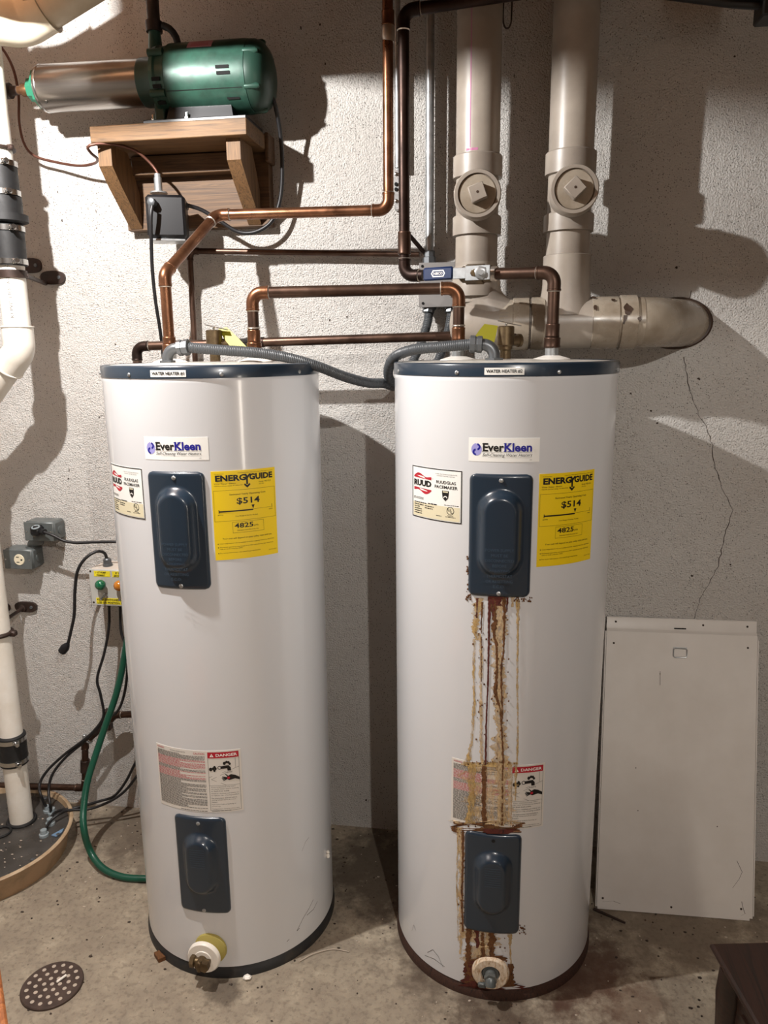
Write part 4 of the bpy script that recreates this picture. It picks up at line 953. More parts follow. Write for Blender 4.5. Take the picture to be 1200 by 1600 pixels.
mb = MB(); mb.lathe((LX, LY, 0), (0, 0, 1), [(zL(1192), pr), (zL(1191), pr * 1.2), (zL(1148), pr * 1.2), (zL(1146), pr)], 36); obj('rubber_coupling', mb, 'rubber', r)
for py in (1185, 1153): clampband(r, LX, LY, zL(py), pr * 1.21)
dc = Decal(lambda u, v, o: (UX + (pr + o) * math.sin(.55 + u / pr), UY - (pr + o) * math.cos(.55 + u / pr), v))
za = zU(515); 
for body, t0, t1 in (('IO PVC-1', .0, .055), ('TEST ASTM D-2665', .06, .16)):
    vs_, fs, asp = text2d(body); dc._m('lav' if False else 'grey_ink'); b = len(dc.mb.v)
    dc.mb.v += [V(dc.fn(-.008 + .0085 * (1 - y) - .004, za + .03 + t0 + (t1 - t0) * x, .0006)) for x, y in vs_]
    for f in fs: dc.mb.face([b + i for i in f])
dc.build('printed_marking', r)

# white pipe and elbow in the top left corner
r = thing('drain_elbow', 'glossy white plastic drain pipe with elbow crossing the top left corner', 'pipe', P(30, 35, .3))
a, b, c = P(235, -88, .30), P(34, 38, .30), P(-60, 24, .40)
pipe_run(r, [a, b, c], .046, 'pvc_old', 'pvc_old', rad=.06, hub=.05, fit=1.13, seg=36, solder=False)

# ================================================================== pump on its shelf
sh = thing('wooden_shelf', 'unpainted lumber bracket shelf carrying the green pump', 'shelf', (-.87, -.02, 1.93))
sx0, sx1 = -1.086, -.657; zt = 2.163; th = .041
mb = MB(); mb.box(((sx0 + sx1) / 2, -.13, zt - th / 2), (sx1 - sx0, .18, th), bev=.002); obj('shelf_board', mb, 'lumber', sh)
mb = MB(); mb.box(((sx0 + sx1) / 2 - .002, -.019, 2.035), (sx1 - sx0 + .004, .038, .215), bev=.002); obj('back_board', mb, 'lumber_back', sh)
mb = MB(); mb.box(((sx0 + sx1) / 2 - .002, -.058, 2.094), (sx1 - sx0 - .085, .04, .05), bev=.002); obj('ledger', mb, 'lumber_back', sh)
for xa in (P(165, 240, .19).x, P(366, 240, .19).x):
    prof = [(-.195, zt - th), (-.195, zt - th - .052), (-.15, 2.025), (-.04, 1.932), (-.04, 2.02), (-.10, zt - th)]
    mb = MB(); mb.prism([V((xa - .019, y, z)) for y, z in prof], (.038, 0, 0)); obj('brace', mb, 'lumber_v', sh, 20)
mb = MB(); mb.box((sx1 + .004, -.035, 2.13), (.012, .06, .075), bev=.003); obj('end_block', mb, 'lumber_back', sh)

pm = thing('booster_pump', 'green electric booster pump with stainless barrel on the wooden shelf', 'pump', (-.87, -.14, zt))
PY = -.14; PZc = 2.283; AX = V((1, 0, -.008)).normalized()
def px_x(px): return P(px, 135, .14).x
def on(px): x = px_x(px); return V((x, PY, PZc - .008 * (x + .9)))
def lat(name, a, prof_px, m, seg=48, parent=None, cap=True):
    o = on(a); mb = MB(); mb.lathe(o, AX, [((px_x(p) - px_x(a)), rr) for p, rr in prof_px], seg, cap); return obj(name, mb, m, parent or pm)
bar = lat('pump_barrel', 67, [(67, .050), (67.5, .0575), (70, .0585), (228, .0575)], 'stainless', 64)
lat('barrel_band', 69, [(69, .0588), (72, .0592), (72.5, .0588)], 'ring_steel', 64, bar, False)
for ang in (2.4, 3.6):
    mb = MB(); o = on(66) + V((0, -math.sin(ang) * .058, -abs(math.cos(ang)) * .058)) if False else on(70) + V((0, -.030, -.051)); 
mb = MB(); mb.lathe(on(82) + V((0, -.038, -.044)), (0, -.65, -.75), [(0, .005), (.003, .004)], 10); obj('screw', mb, 'ring_steel', bar)
lat('inlet_boss', 47, [(47, .020), (48, .030), (60, .032), (61, .050), (68, .053)], 'green_pl', 8)
lat('inlet_nipple', 24, [(24, .008), (27, .011), (35, .011), (35.5, .0165), (44, .0165), (48, .014)], 'bronze', 16)
lat('inlet_fitting', -20, [(-20, .014), (2, .014), (2.5, .020), (16, .020), (17, .013), (28, .011)], 'iron', 16)
lat('pump_head', 226, [(226, .0585), (229, .060), (250, .060), (254, .066)], 'green_dark', 56)
fl = lat('adapter_flange', 252, [(252, .070), (253, .082), (259, .084), (262, .080), (273, .083), (275, .084), (276, .07)], 'green', 48)
for k in range(4):
    z = PZc - .018 - k * .0155; o = on(264); dzz = z - o.z; yy = math.sqrt(max(0, .0815 ** 2 - dzz ** 2)); mb = MB(); mb.box((o.x, PY - yy - .001, z), (.022, .006, .009), Euler((math.asin(max(-1, min(1, dzz / .082))) * -1, 0, 0))); obj('vent_slot', mb, 'hole', fl)
for ang in (35, 145, -35, -145):
    a = math.radians(ang); o = on(263) + V((0, -math.cos(a) * .083, math.sin(a) * .083)); mb = MB(); mb.cyl(o - V((.02, 0, 0)), o + V((.02, 0, 0)), .010, 10); obj('flange_lug', mb, 'green', fl)
mo = lat('motor_shell', 275, [(275, .080), (276, .0865), (390, .0875), (397, .086), (398, .080)], 'green', 64)
eb = lat('end_bell', 396, [(396, .080), (398, .086), (406, .0855), (416, .078), (423, .062), (427, .040), (428, .012)], 'green_dark', 56)
for ang in (28, -32, 90, 150, -90):
    a = math.radians(ang); o = on(408) + V((0, -math.cos(a) * .080, math.sin(a) * .080)); mb = MB(); mb.lathe(o - V((.022, 0, 0)), AX, [(0, .008), (.032, .008), (.038, .004)], 10); obj('bell_rib', mb, 'green', eb)
def motor_patch(px0, px1, a0, a1, m, name, off=.0016, rr=.0875):
    mb = MB(); x0, x1 = px_x(px0), px_x(px1)
    def fn(u, v): t = math.radians(a0 + (a1 - a0) * v); x = x0 + (x1 - x0) * u; return (x, PY - math.cos(t) * (rr + off), PZc - .008 * (x + .9) + math.sin(t) * (rr + off))
    mb.grid(fn, 2, 6); return obj(name, mb, m, mo, 60)
motor_patch(356, 376, 2, -3, 'hole', 'vent_slot'); motor_patch(357, 377, -7, -12, 'hole', 'vent_slot'); motor_patch(366, 385, -46, -50, 'hole', 'vent_slot'); motor_patch(277, 392, -31, -32, 'hole', 'shell_seam', .0006)
pl = motor_patch(311, 348, 36, 56, 'pink', 'motor_label')
dcx0, dcx1 = px_x(314), px_x(345); dc = Decal(lambda u, v, o: (dcx0 + u, PY - math.cos(math.radians(v)) * (.0892 + o), PZc - .001 + math.sin(math.radians(v)) * (.0892 + o)))
for v_ in (40, 43.5, 47.5, 52): dc.rect(.004, v_, dcx1 - dcx0 - .004, v_ + .8, 'red', .0004)
dc.build('print', pl)
mb = MB(); a, b = P(233, 186, .17), P(392, 184, .17); mb.box(((a.x + b.x) / 2, PY, zt + .005), (b.x - a.x, .14, .010), bev=.002); mb.prism([V(((a.x + b.x) / 2 - .085, PY - .05, zt + .008)), V(((a.x + b.x) / 2 + .10, PY - .05, zt + .008)), V(((a.x + b.x) / 2 + .09, PY - .04, zt + .055)), V(((a.x + b.x) / 2 - .075, PY - .04, zt + .055))], (0, .08, 0)); obj('mounting_base', mb, 'black', pm)
for px in (238, 291):
    mb = MB(); c = P(px, 182, .20); mb.lathe((c.x, -.195, zt + .008), (0, 0, 1), [(0, .007), (.007, .007), (.008, .004), (.018, .004)], 6); obj('mounting_bolt', mb, 'ring_steel', pm)
mb = MB(); mb.box(on(255) + V((0, 0, -.085)), (.03, .07, .06), bev=.005); obj('pump_foot', mb, 'green_dark', pm)
oc = on(247); mb = MB(); mb.lathe((oc.x, PY, oc.z + .045), (0, 0, 1), [(0, .024), (.02, .020), (.075, .0155), (.085, .018)], 20); obj('outlet_neck', mb, 'green', pm)
mb = MB(); mb.box((oc.x - .006, PY - .02, oc.z + .062), (.012, .012, .014), bev=.003); obj('bleed_plug', mb, 'ring_steel', pm)
mb = MB(); mb.lathe((oc.x, PY, oc.z + .12), (0, 0, 1), [(0, .021), (.025, .022), (.026, .0165), (.16, .0165)], 8 if False else 20); obj('outlet_pipe', mb, 'iron', pm)
mb = MB(); mb.tube(cat_rom([P(254, 40, .15), P(265, 45, .15), P(275, 58, .15), P(280, 78, .15)]), .009, 12); obj('motor_lead', mb, 'rubber', pm)

# pressure switch and its lines
sw = thing('pressure_switch', 'small black pressure switch box hanging under the wooden shelf', 'switch box', P(255, 372, .15))
a, b = P(222, 303, .20), P(264, 370, .20); sx = (a.x + b.x) / 2; swx = sx + .010
mb = MB(); mb.box((swx, -.145, (a.z + b.z) / 2), (.104, .085, a.z - b.z), Euler((0, 0, .30)), .008); bx = obj('cover', mb, 'black', sw)
mb = MB(); mb.lathe((P(240, 317, .2).x, -.205, P(240, 317, .2).z), (0, -1, 0), [(-.02, .006), (0, .011), (.012, .011), (.014, .008)], 8); obj('cord_gland', mb, 'fitting', sw)
mb = MB(); q = P(291, 322, .13); mb.lathe((q.x - .02, -.125, q.z), (1, .1, 0), [(0, .013), (.012, .013), (.013, .010), (.022, .010)], 8); obj('cord_gland', mb, 'fitting', sw)
mb = MB(); q = P(248, 300, .145); mb.lathe((q.x, -.145, q.z - .004), (0, 0, 1), [(0, .024), (.004, .022), (.005, .0105), (.04, .0105), (.041, .009), (.05, .009)], 16); obj('stem', mb, 'steel', sw)
mb = MB(); mb.box((swx, -.145, b.z - .004), (.09, .07, .006), Euler((0, 0, .35)), .001); obj('bottom_plate', mb, 'steel', sw)
def cord(name, label, pts, r=.0042, m='cord', cat='cord', group=None, seg=10):
    path = cat_rom(pts, .008); t = thing(name, label, cat, pts[0], group); mb = MB(); mb.tube(path, r, seg); obj('cable', mb, m, t, 60); return t
t = cord('capillary_tube', 'thin brown copper tube looping from the pressure switch to the left', [P(248, 282, .145), P(246, 270, .145), P(234, 254, .15), P(212, 236, .17), P(180, 226, .20), P(150, 225, .22), P(137, 230, .225), P(143, 240, .20), P(152, 248, .15), P(148, 255, .10), P(125, 259, .07), P(90, 254, .05), P(55, 244, .05), P(38, 225, .05), P(30, 190, .05), P(29, 150, .055), P(22, 112, .06), P(8, 82, .07), P(-10, 62, .08)], .0038, 'brown_tube', 'tube')
cord('power_cord', 'black cord hanging in a loop from the pump motor to the pressure switch', [P(423, 148, .13), P(430, 165, .12), P(438, 210, .09), P(441, 260, .07), P(438, 310, .06), P(425, 345, .06), P(400, 362, .065), P(372, 362, .07), P(340, 343, .085), P(315, 328, .10), P(294, 321, .12)], .0055)
cord('power_cord', 'straight black cord dropping from the pressure switch behind heater #1', [P(238, 322, .218), P(236, 335, .222), P(236, 365, .215), P(238, 420, .19), P(243, 470, .16), P(250, 515, .13), P(255, 560, .11), P(258, 640, .09)], .005)

# ================================================================== outlets, alarm panel and cords on the left wall
def outlet_box(label, x0, x1, z0, z1, depth, recept):
    r = thing('outlet_box', label, 'outlet box', ((x0 + x1) / 2, -depth / 2, z0), 'grey outlet boxes')
    mb = MB(); mb.box(((x0 + x1) / 2, -depth / 2, (z0 + z1) / 2), (x1 - x0, depth, z1 - z0), bev=.007); obj('box_body', mb, 'boxgrey', r)
    mb = MB(); mb.box(((x0 + x1) / 2, -depth - .002, (z0 + z1) / 2), (x1 - x0 - .004, .004, z1 - z0 - .004), bev=.0015); cv = obj('cover_plate', mb, 'boxgrey', r)
    for k in (-.042, .042) if x1 - x0 > .1 else (-.034, .034):
        mb = MB(); mb.lathe(((x0 + x1) / 2 + k, -depth - .004, (z0 + z1) / 2), (0, -1, 0), [(0, .003), (.0012, .0025)], 8); obj('screw', mb, 'ring_steel', cv)
    if recept:
        c = V(((x0 + x1) / 2 + .006, -depth - .004, (z0 + z1) / 2)); mb = MB(); mb.lathe(c, (0, -1, 0), [(0, .0185), (.002, .0175)], 28); rc = obj('receptacle', mb, 'ivory', r)
        for dx, dz, w, h in ((-.004, .009, .010, .0025), (-.004, -.008, .010, .0025), (.009, 0, .006, .005)):
            mb = MB(); mb.box(c + V((dx, -.0021, dz)), (w, .0008, h)); obj('slot', mb, 'hole', rc)
    mb = MB(); mb.lathe((x1 - .002, -depth / 2, (z0 + z1) / 2), (1, 0, 0), [(0, .014), (.004, .014), (.005, .011)], 20); obj('knockout_plug', mb, 'boxgrey', r)
    return r
def bx_px(px0, px1, py0, py1, s): a = P(px0, py0, s); b = P(px1, py1, s); return a.x, b.x, b.z, a.z
u = bx_px(35, 86, 815, 847, .068); l = bx_px(3, 52, 858, 891, .068)
outlet_box('upper grey outlet box with a black plug in it on the left wall', *u, .064, False)
outlet_box('lower grey outlet box with an empty ivory socket on the left wall', *l, .064, True)
nip = thing('conduit_nipple', 'short grey offset nipple joining the two outlet boxes', 'fitting', ((u[0] + .03), -.03, l[3]))
mb = MB(); mb.tube([V((l[1] - .025, -.035, l[3] - .003)), V((l[1] - .02, -.035, l[3] + .012)), V((u[0] + .035, -.035, u[2] - .008)), V((u[0] + .036, -.035, u[2] + .003))], .0125, 14); mb.lathe((l[1] - .022, -.035, l[3]), (0, 0, 1), [(0, .016), (.006, .016)], 8); obj('nipple', mb, 'boxgrey', nip)
t = cord('power_cord', 'black cord plugged into the upper outlet box and running behind heater #1', [P(68, 831, .10), P(84, 837, .10), P(100, 845, .095), P(120, 848, .09), P(150, 847, .08), P(185, 847, .07), P(215, 852, .06)], .0048)
mb = MB(); c = P(58, 829, .085); mb.box(c, (.036, .036, .034), bev=.008); mb.tube([c, P(70, 831, .10)], .009, 10); obj('plug', mb, 'black', t)
mb = MB(); c2 = c + V((.004, -.012, .014)); mb.torus(c2, (0, -.3, 1), .011, .0025, 18, 6); obj('plug_band', mb, 'bluegrey', t)

al = bx_px(139, 215, 889, 948, .10)
ap = thing('alarm_panel', 'small grey pump alarm panel with green lamp half hidden by heater #1', 'control panel', ((al[0] + al[1]) / 2, -.05, al[2]))
mb = MB(); mb.box(((al[0] + al[1]) / 2, -.048, (al[2] + al[3]) / 2), (al[1] - al[0], .096, al[3] - al[2]), bev=.004); obj('enclosure', mb, 'alarmbox', ap)
mb = MB(); mb.box(((al[0] + al[1]) / 2, -.1, (al[2] + al[3]) / 2), (al[1] - al[0] + .002, .008, al[3] - al[2] + .002), bev=.003); fc = obj('cover', mb, 'alarm', ap)
fx = lambda u_, v_, o: V((al[0] + u_, -.104 - o, al[2] + v_))
Ha = al[3] - al[2]
def lab(name, u0, u1, v0, v1, lines):
    mb = MB(); mb.box(fx((u0 + u1) / 2, (v0 + v1) / 2, .0004), (u1 - u0, .0008, v1 - v0)); o = obj(name, mb, 'labelyellow', fc); d = Decal(lambda u_, v_, o_: fx(u_, v_, .0008 + o_)); n = len(lines); hh = (v1 - v0) / n
    for i, (tx, a, b) in enumerate(lines): d.text(tx, u0 + (u1 - u0) * a, u0 + (u1 - u0) * b, v1 - hh * (i + .85), v1 - hh * (i + .2), 'k', .02)
    d.build('print', o)
lab('lamp_label', .018, .073, Ha - .022, Ha - .004, [('1 1/2" PUMP', .1, .75), ('PRIMARY', .18, .68)]); lab('lamp_label', .080, .135, Ha - .022, Ha - .004, [('2" PUMP', .2, .8), ('SECONDARY', .1, .9)])
lab('notice_label', .018, .145, .006, .026, [('KEEP SWITCHES IN AUTO', .03, .97), ('USE ON POSITION FOR TEST', .03, .97)])
for ux, m_ in ((.045, 'greenlens'), (.108, 'amberlens')):
    c = fx(ux, Ha * .62, 0); mb = MB(); mb.lathe(c, (0, -1, 0), [(0, .010), (.018, .010), (.02, .014)], 20); bz = obj('lamp_bezel', mb, 'fitting', fc); mb = MB(); mb.lathe(c, (0, -1, 0), [(.012, .0165), (.020, .0165), (.026, .013), (.030, .006), (.031, .0005)], 24); obj('lamp_lens', mb, m_, fc)
    c = fx(ux + .006, Ha * .30, 0); mb = MB(); mb.lathe(c, (0, -1, 0), [(0, .008), (.005, .008), (.006, .005), (.010, .005)], 6); mb.cyl(c + V((0, -.008, 0)), c + V((-.006, -.022, -.008)), .0028, 8, .004); obj('toggle_switch', mb, 'ring_steel', fc)
for u_, v_ in ((.006, Ha - .006), (.008, .010)):
    mb = MB(); mb.lathe(fx(u_, v_, 0), (0, -1, 0), [(0, .0035), (.001, .003)], 8); obj('screw', mb, 'iron', fc)
gx = P(168, 880, .06); mb = MB(); mb.lathe((gx.x, -.06, al[3] - .002), (0, 0, 1), [(0, .015), (.010, .015), (.011, .0125), (.024, .0125), (.028, .009)], 12); obj('cable_gland', mb, 'fitting', ap)
for k, xx in enumerate((P(171, 950, .06).x, P(188, 950, .06).x)):
    mb = MB(); mb.lathe((xx, -.06, al[2] + .002), (0, 0, -1), [(0, .013), (.008, .013), (.010, .009), (.018, .008)], 10); obj('cable_gland', mb, 'black', ap)
t = cord('power_cord', 'black cord with a loose plug dangling from the alarm panel', [V((gx.x, -.06, al[3] + .02)), P(163, 864, .07), P(150, 862, .09), P(133, 873, .11), P(121, 893, .12), P(117, 925, .12), P(116, 960, .12), P(110, 990, .12), P(106, 1007, .12)], .005)
mb = MB(); a, b = P(106, 1006, .12), P(97, 1018, .12); mb.tube([a, a + (b - a) * .3, a + (b - a) * .5, b], .01, 12, radii=[.007, .012, .0145, .0135]); pg = obj('plug', mb, 'black', t)
d = (b - a).normalized(); e = V((-d.z, 0, d.x))
for k in (-.006, .006): mb = MB(); mb.box(b + e * k + d * .007, (.002, .006, .016), Euler((0, -math.atan2(d.x, d.z) if False else math.atan2(d.x, d.z), 0))); obj('prong', mb, 'ring_steel', pg)
g = 'sump pump cords'
zs = .075
cord('pump_cord', 'outer of two black cords curving from the alarm panel into the sump lid', [V((P(171, 950, .06).x, -.06, al[2] - .012)), P(170, 980, .07), P(163, 1020, .08), P(152, 1060, .09), P(157, 1085, .09), P(162, 1115, .09), P(155, 1132, .09), P(135, 1153, .10), P(103, 1177, .11), P(75, 1203, .13), P(62, 1225, .15), P(64, 1243, .18), PZ(74, 1264, zs)], .0046, group=g)
cord('pump_cord', 'inner of two black cords curving from the alarm panel into the sump lid', [V((P(188, 950, .06).x, -.06, al[2] - .012)), P(189, 985, .07), P(196, 1010, .08), P(199, 1045, .085), P(194, 1085, .085), P(183, 1112, .085), P(162, 1128, .085), P(135, 1156, .095), P(103, 1183, .11), P(82, 1210, .13), P(76, 1235, .15), P(78, 1255, .18), PZ(80, 1270, zs)], .0046, group=g)
cord('pump_cord', 'upper of two black cords running low from heater #1 to the sump lid', [P(235, 1160, .10), P(214, 1188, .10), P(196, 1222, .10), P(178, 1244, .10), P(155, 1252, .11), P(120, 1262, .13), P(95, 1266, .16), P(83, 1272, .19), PZ(78, 1284, zs)], .0046, group=g)
cord('pump_cord', 'lower of two black cords running low from heater #1 to the sump lid', [P(238, 1175, .11), P(214, 1212, .11), P(195, 1236, .11), P(172, 1252, .12), P(140, 1264, .14), P(108, 1266, .17), P(92, 1272, .20), P(78, 1284, .23), PZ(68, 1302, zs)], .0046, group=g)
hz = .0105
t = thing('garden_hose', 'dark green garden hose curving from behind heater #1 down to the floor', 'hose', PZ(160, 1358, 0))
mb = MB(); mb.tube(cat_rom([P(208, 960, .10), P(198, 1005, .11), P(190, 1050, .12), P(180, 1090, .14), P(166, 1130, .16), P(151, 1175, .19), P(137, 1220, .23), P(131, 1260, .27), P(131, 1295, .31), PZ(141, 1330, .05), PZ(160, 1356, .020), PZ(190, 1370, hz), PZ(228, 1373, hz), PZ(262, 1371, hz)], .01), .0105, 16); obj('hose', mb, 'greenhose', t, 60)

# sump basin ----------------------------------------------------------
SC = V((-1.609, -.318, 0)); SR = .270
sb = thing('sump_basin', 'round tan sump basin with grimy dark lid at the left edge', 'sump basin', (SC.x, SC.y, 0))
mb = MB(); mb.lathe((SC.x, SC.y, 0), (0, 0, 1), [(0, SR - .022), (.03, SR - .016), (.062, SR - .004), (.078, SR)], 96, cap=False); obj('basin_wall', mb, 'basin', sb, 60)
mb = MB(); mb.lathe((SC.x, SC.y, 0), (0, 0, 1), [(.074, SR - .002), (.080, SR + .003), (.083, SR), (.083, SR - .008), (.066, SR - .012), (.060, SR - .014)], 96, cap=False); obj('basin_rim', mb, 'basin_rim', sb, 60)
mb = MB(); mb.lathe((SC.x, SC.y, 0), (0, 0, 1), [(.045, SR - .013), (.066, SR - .0125), (.067, SR - .02), (.068, .0001)], 96); ld = obj('lid', mb, 'sumplid', sb, 60)
for k in range(12):
    a = k * math.pi / 6 + .2; c = V((SC.x + .24 * math.cos(a), SC.y + .24 * math.sin(a), .068)); mb = MB(); mb.lathe(c, (0, 0, 1), [(0, .007), (.004, .007), (.005, .004)], 6); obj('lid_bolt', mb, 'fitting', ld)
mb = MB(); mb.torus((LX, LY, .071), (0, 0, 1), pr * 1.15, .006, 32, 8); obj('pipe_gasket', mb, 'rubber', ld)
mb = MB(); mb.torus(PZ(2, 1300, .072), (0, 0, 1), .028, .004, 24, 8); obj('vent_gasket', mb, 'rubber', ld)
for px, py in ((75, 1268), (82, 1272), (79, 1288), (69, 1306)):
    mb = MB(); mb.lathe(PZ(px, py, .067), (0, 0, 1), [(0, .015), (.008, .015), (.010, .011), (.022, .010)], 10); obj('cord_grommet', mb, 'bluegrey', ld)
sc = tag(obj('plastic_scrap', (lambda m: (m.prism([PZ(80, 1306, .0685), PZ(100, 1295, .0685), PZ(97, 1301, .0685), PZ(88, 1308, .0685)], (0, 0, .003)), m)[1])(MB()), 'bluerag'), 'scrap of blue plastic lying on the sump lid', 'scrap')
mb = MB()
for i in range(90):
    a = random.uniform(0, 6.283); q = math.sqrt(random.random()) * .24; c = V((SC.x + q * math.cos(a), SC.y + q * math.sin(a), .069)); mb.blob(c, random.uniform(.001, .003), (1.6, 1, .5), 5, 3)
obj('grit', mb, 'dust', sb, 0, kind='stuff')

# floor drain grate ---------------------------------------------------
gr = thing('floor_drain', 'round rusty perforated drain grate set in the floor', 'drain grate', (-1.0996, -.7553, 0))
GR = .0755; gc = V((-1.0996, -.7553, 0)); mb = MB(); mb.lathe(gc, (0, 0, 1), [(0, GR), (.005, GR), (.007, GR - .002), (.0072, .0001)], 56); gp = obj('plate', mb, 'grate', gr)
holes = []
for n, rr in ((1, 0), (6, .020), (12, .040), (16, .060)):
    for k in range(n): a = 2 * math.pi * k / n + rr * 8; holes.append((rr * math.cos(a), rr * math.sin(a)))
me0 = None
for hx_, hy_ in holes:
    mb = MB(); mb.lathe(gc + V((hx_, hy_, .0072)), (0, 0, 1), [(0, .0052), (.0005, .0050)], 12); o = obj('hole', mb, 'dust', gp)
st = MB(); a = PZ(96, 1529, .011); st.cyl(a - V((.006, .012, 0)), a + V((.006, .012, 0)), .003, 8); tag(obj('white_stub', st, 'white_pl'), 'tiny white stub lying on the floor drain', 'stub')

# ================================================================== white sheet metal panel
pn = thing('metal_panel', 'white sheet metal panel leaning against the wall right of heater #2', 'panel', (.52, -.27, 0))
O = V((.301, -.283, .002)); U = V((.434, .011, 0)); Vv = V((.023, .250, .752)); Nn = U.cross(Vv).normalized()
if Nn.y > 0: Nn = -Nn
un, vn = U.normalized(), Vv.normalized(); UW, VH = U.length, Vv.length
def pf(u_, v_, w_=0): return O + un * u_ + vn * v_ + Nn * w_
mb = MB()
def slab(mb, u0, u1, v0, v1, w0, w1):
    n = len(mb.v)
    for w_ in (w0, w1):
        for u_, v_ in ((u0, v0), (u1, v0), (u1, v1), (u0, v1)): mb.v.append(pf(u_, v_, w_))
    for f in ((3, 2, 1, 0), (4, 5, 6, 7), (0, 1, 5, 4), (1, 2, 6, 5), (2, 3, 7, 6), (3, 0, 4, 7)): mb.face([n + i for i in f])
slab(mb, .004, UW - .004, .006, VH, 0, .0016); obj('sheet', mb, 'panelwhite', pn, 0)
mb = MB(); slab(mb, 0, .003, .006, VH, -.016, .0012); obj('side_flange', mb, 'panelwhite', pn, 0)
mb = MB(); slab(mb, UW - .003, UW, .012, VH - .012, -.016, .0012); obj('side_flange', mb, 'panelwhite', pn, 0)
mb = MB(); slab(mb, .006, UW - .012, .0, .007, -.010, .0014); obj('bottom_flange', mb, 'panelwhite', pn, 0)
mb = MB()
prof = [(VH - .002, .0016), (VH + .006, -.004), (VH + .010, -.006), (VH + .040, -.006), (VH + .043, -.008), (VH + .043, -.012)]
for u_ in (.004, UW - .004):
    for v_, w_ in prof: mb.v.append(pf(u_, v_, w_))
k = len(prof)
for i in range(k - 1): mb.face([i, k + i, k + i + 1, i + 1])
lip = obj('top_lip', mb, 'panelwhite', pn, 30)
for u_, v_, w_, par in ((.025, VH - .035, .0018, None), (UW - .03, VH - .035, .0018, None), (.02, .03, .0018, None), (UW - .035, .03, .0018, None), (.16, VH - .12, .0018, None), (.10, .40, .0018, None), (.11, .28, .0018, None), (.33, .25, .0018, None), (.21, .02, .0018, None), (.03, VH + .028, -.0055, lip), (.28, VH + .026, -.0055, lip), (UW - .03, VH + .026, -.0055, lip)):
    big = v_ > VH - .05 or v_ < .04; mb = MB(); mb.lathe(pf(u_, v_, w_), Nn, [(0, .0032 if big else .0016), (.0004, .003 if big else .0014)], 10); obj('screw_hole' if big else 'paint_chip', mb, 'crack', par or pn)
mb = MB(); slab(mb, .198, .232, VH + .012, VH + .0155, -.0055, -.005); obj('slot', mb, 'hole', lip)
mb = MB(); slab(mb, .196, .234, VH - .046, VH - .040, .0016, .003); rp = obj('ring_pull', mb, 'steel', pn, 0)
rc_ = []; 
for (u_, v_) in ((.196, -.047), (.196, -.066), (.200, -.070), (.230, -.070), (.234, -.066), (.234, -.047), (.230, -.044), (.200, -.044), (.196, -.047)): rc_.append(pf(u_, VH + v_, .004))
mb = MB(); mb.tube(rc_, .0016, 8); obj('ring', mb, 'steel', rp)
for pts in ([(.385, .16), (.40, .13), (.392, .11), (.375, .085)], [(.40, .05), (.405, .03), (.41, .018), (.40, .012)], [(.02, .02), (.05, .024), (.07, .018)], [(.16, .78 - .10), (.161, .64)]):
    mb = MB()
    for u_, v_ in pts: mb.v += [pf(u_ - .0007, v_, .0019), pf(u_ + .0007, v_ + .0005, .0019)]
    for i in range(len(pts) - 1): mb.face([2 * i, 2 * i + 1, 2 * i + 3, 2 * i + 2])
    obj('scratch', mb, 'grey_ink', pn, 0)

# ================================================================== furniture edges and odds and ends
zc = .45; c0, c1, c2 = PZ(1115, 1475, zc), PZ(1200, 1473, zc), PZ(1180, 1600, zc)
ux = (c1 - c0); ux.z = 0; ux.normalize(); uy = V((ux.y, -ux.x, 0))
ct = thing('wooden_cabinet', 'dark brown wooden cabinet corner cut off at the lower right', 'cabinet', c0 - V((0, 0, zc)) + ux * .25 + uy * .2)
TW, TD = .50, .42
def cb(u_, v_, z_): return V((c0.x, c0.y, 0)) + ux * u_ + uy * v_ + V((0, 0, z_))
Rz = Matrix((ux, -uy, V((0, 0, 1)))).transposed()
mb = MB(); n = len(mb.v)
prof = [(0, 0), (-.004, .004), (-.005, .010), (-.002, .016), (.006, .020), (.012, .030)]   # moulded edge, (inset, drop)
loops = []
for ins, dr in prof:
    loops.append(len(mb.v)); i_ = ins
    for u_, v_ in ((i_, i_), (TW - i_, i_), (TW - i_, TD - i_), (i_, TD - i_)): mb.v.append(cb(u_, v_, zc - dr))
for a, b in zip(loops, loops[1:]):
    for i in range(4): j = (i + 1) % 4; mb.face([a + i, a + j, b + j, b + i])
mb.face([0, 3, 2, 1]); mb.face([loops[-1] + i for i in range(4)]); obj('top', mb, 'darkwood', ct, 30)
mb = MB(); mb.box(cb(TW / 2, TD / 2, .24), (TW - .05, TD - .05, .36), Rz, .004); obj('carcass', mb, 'darkwood', ct)
mb = MB(); mb.box(cb(.024, TD / 2, .25), (.006, TD - .16, .24), Rz, .002); obj('side_panel', mb, 'darkwood', ct)
mb = MB(); mb.box(cb(TW / 2, TD - .02, .26), (TW - .12, .02, .28), Rz, .004); dr_ = obj('door', mb, 'darkwood', ct)
mb = MB(); mb.lathe(cb(TW - .10, TD - .01, .28), uy, [(0, .006), (.012, .006), (.016, .014), (.026, .012), (.028, .003)], 14); obj('knob', mb, 'brass', dr_)
for u_, v_ in ((.03, .03), (TW - .03, .03), (.03, TD - .03), (TW - .03, TD - .03)):
    mb = MB(); mb.lathe(cb(u_, v_, 0), (0, 0, 1), [(0, .018), (.02, .022), (.10, .020), (.20, .024), (.30, .026), (.36, .030), (.42, .026)], 16); obj('leg', mb, 'darkwood', ct)
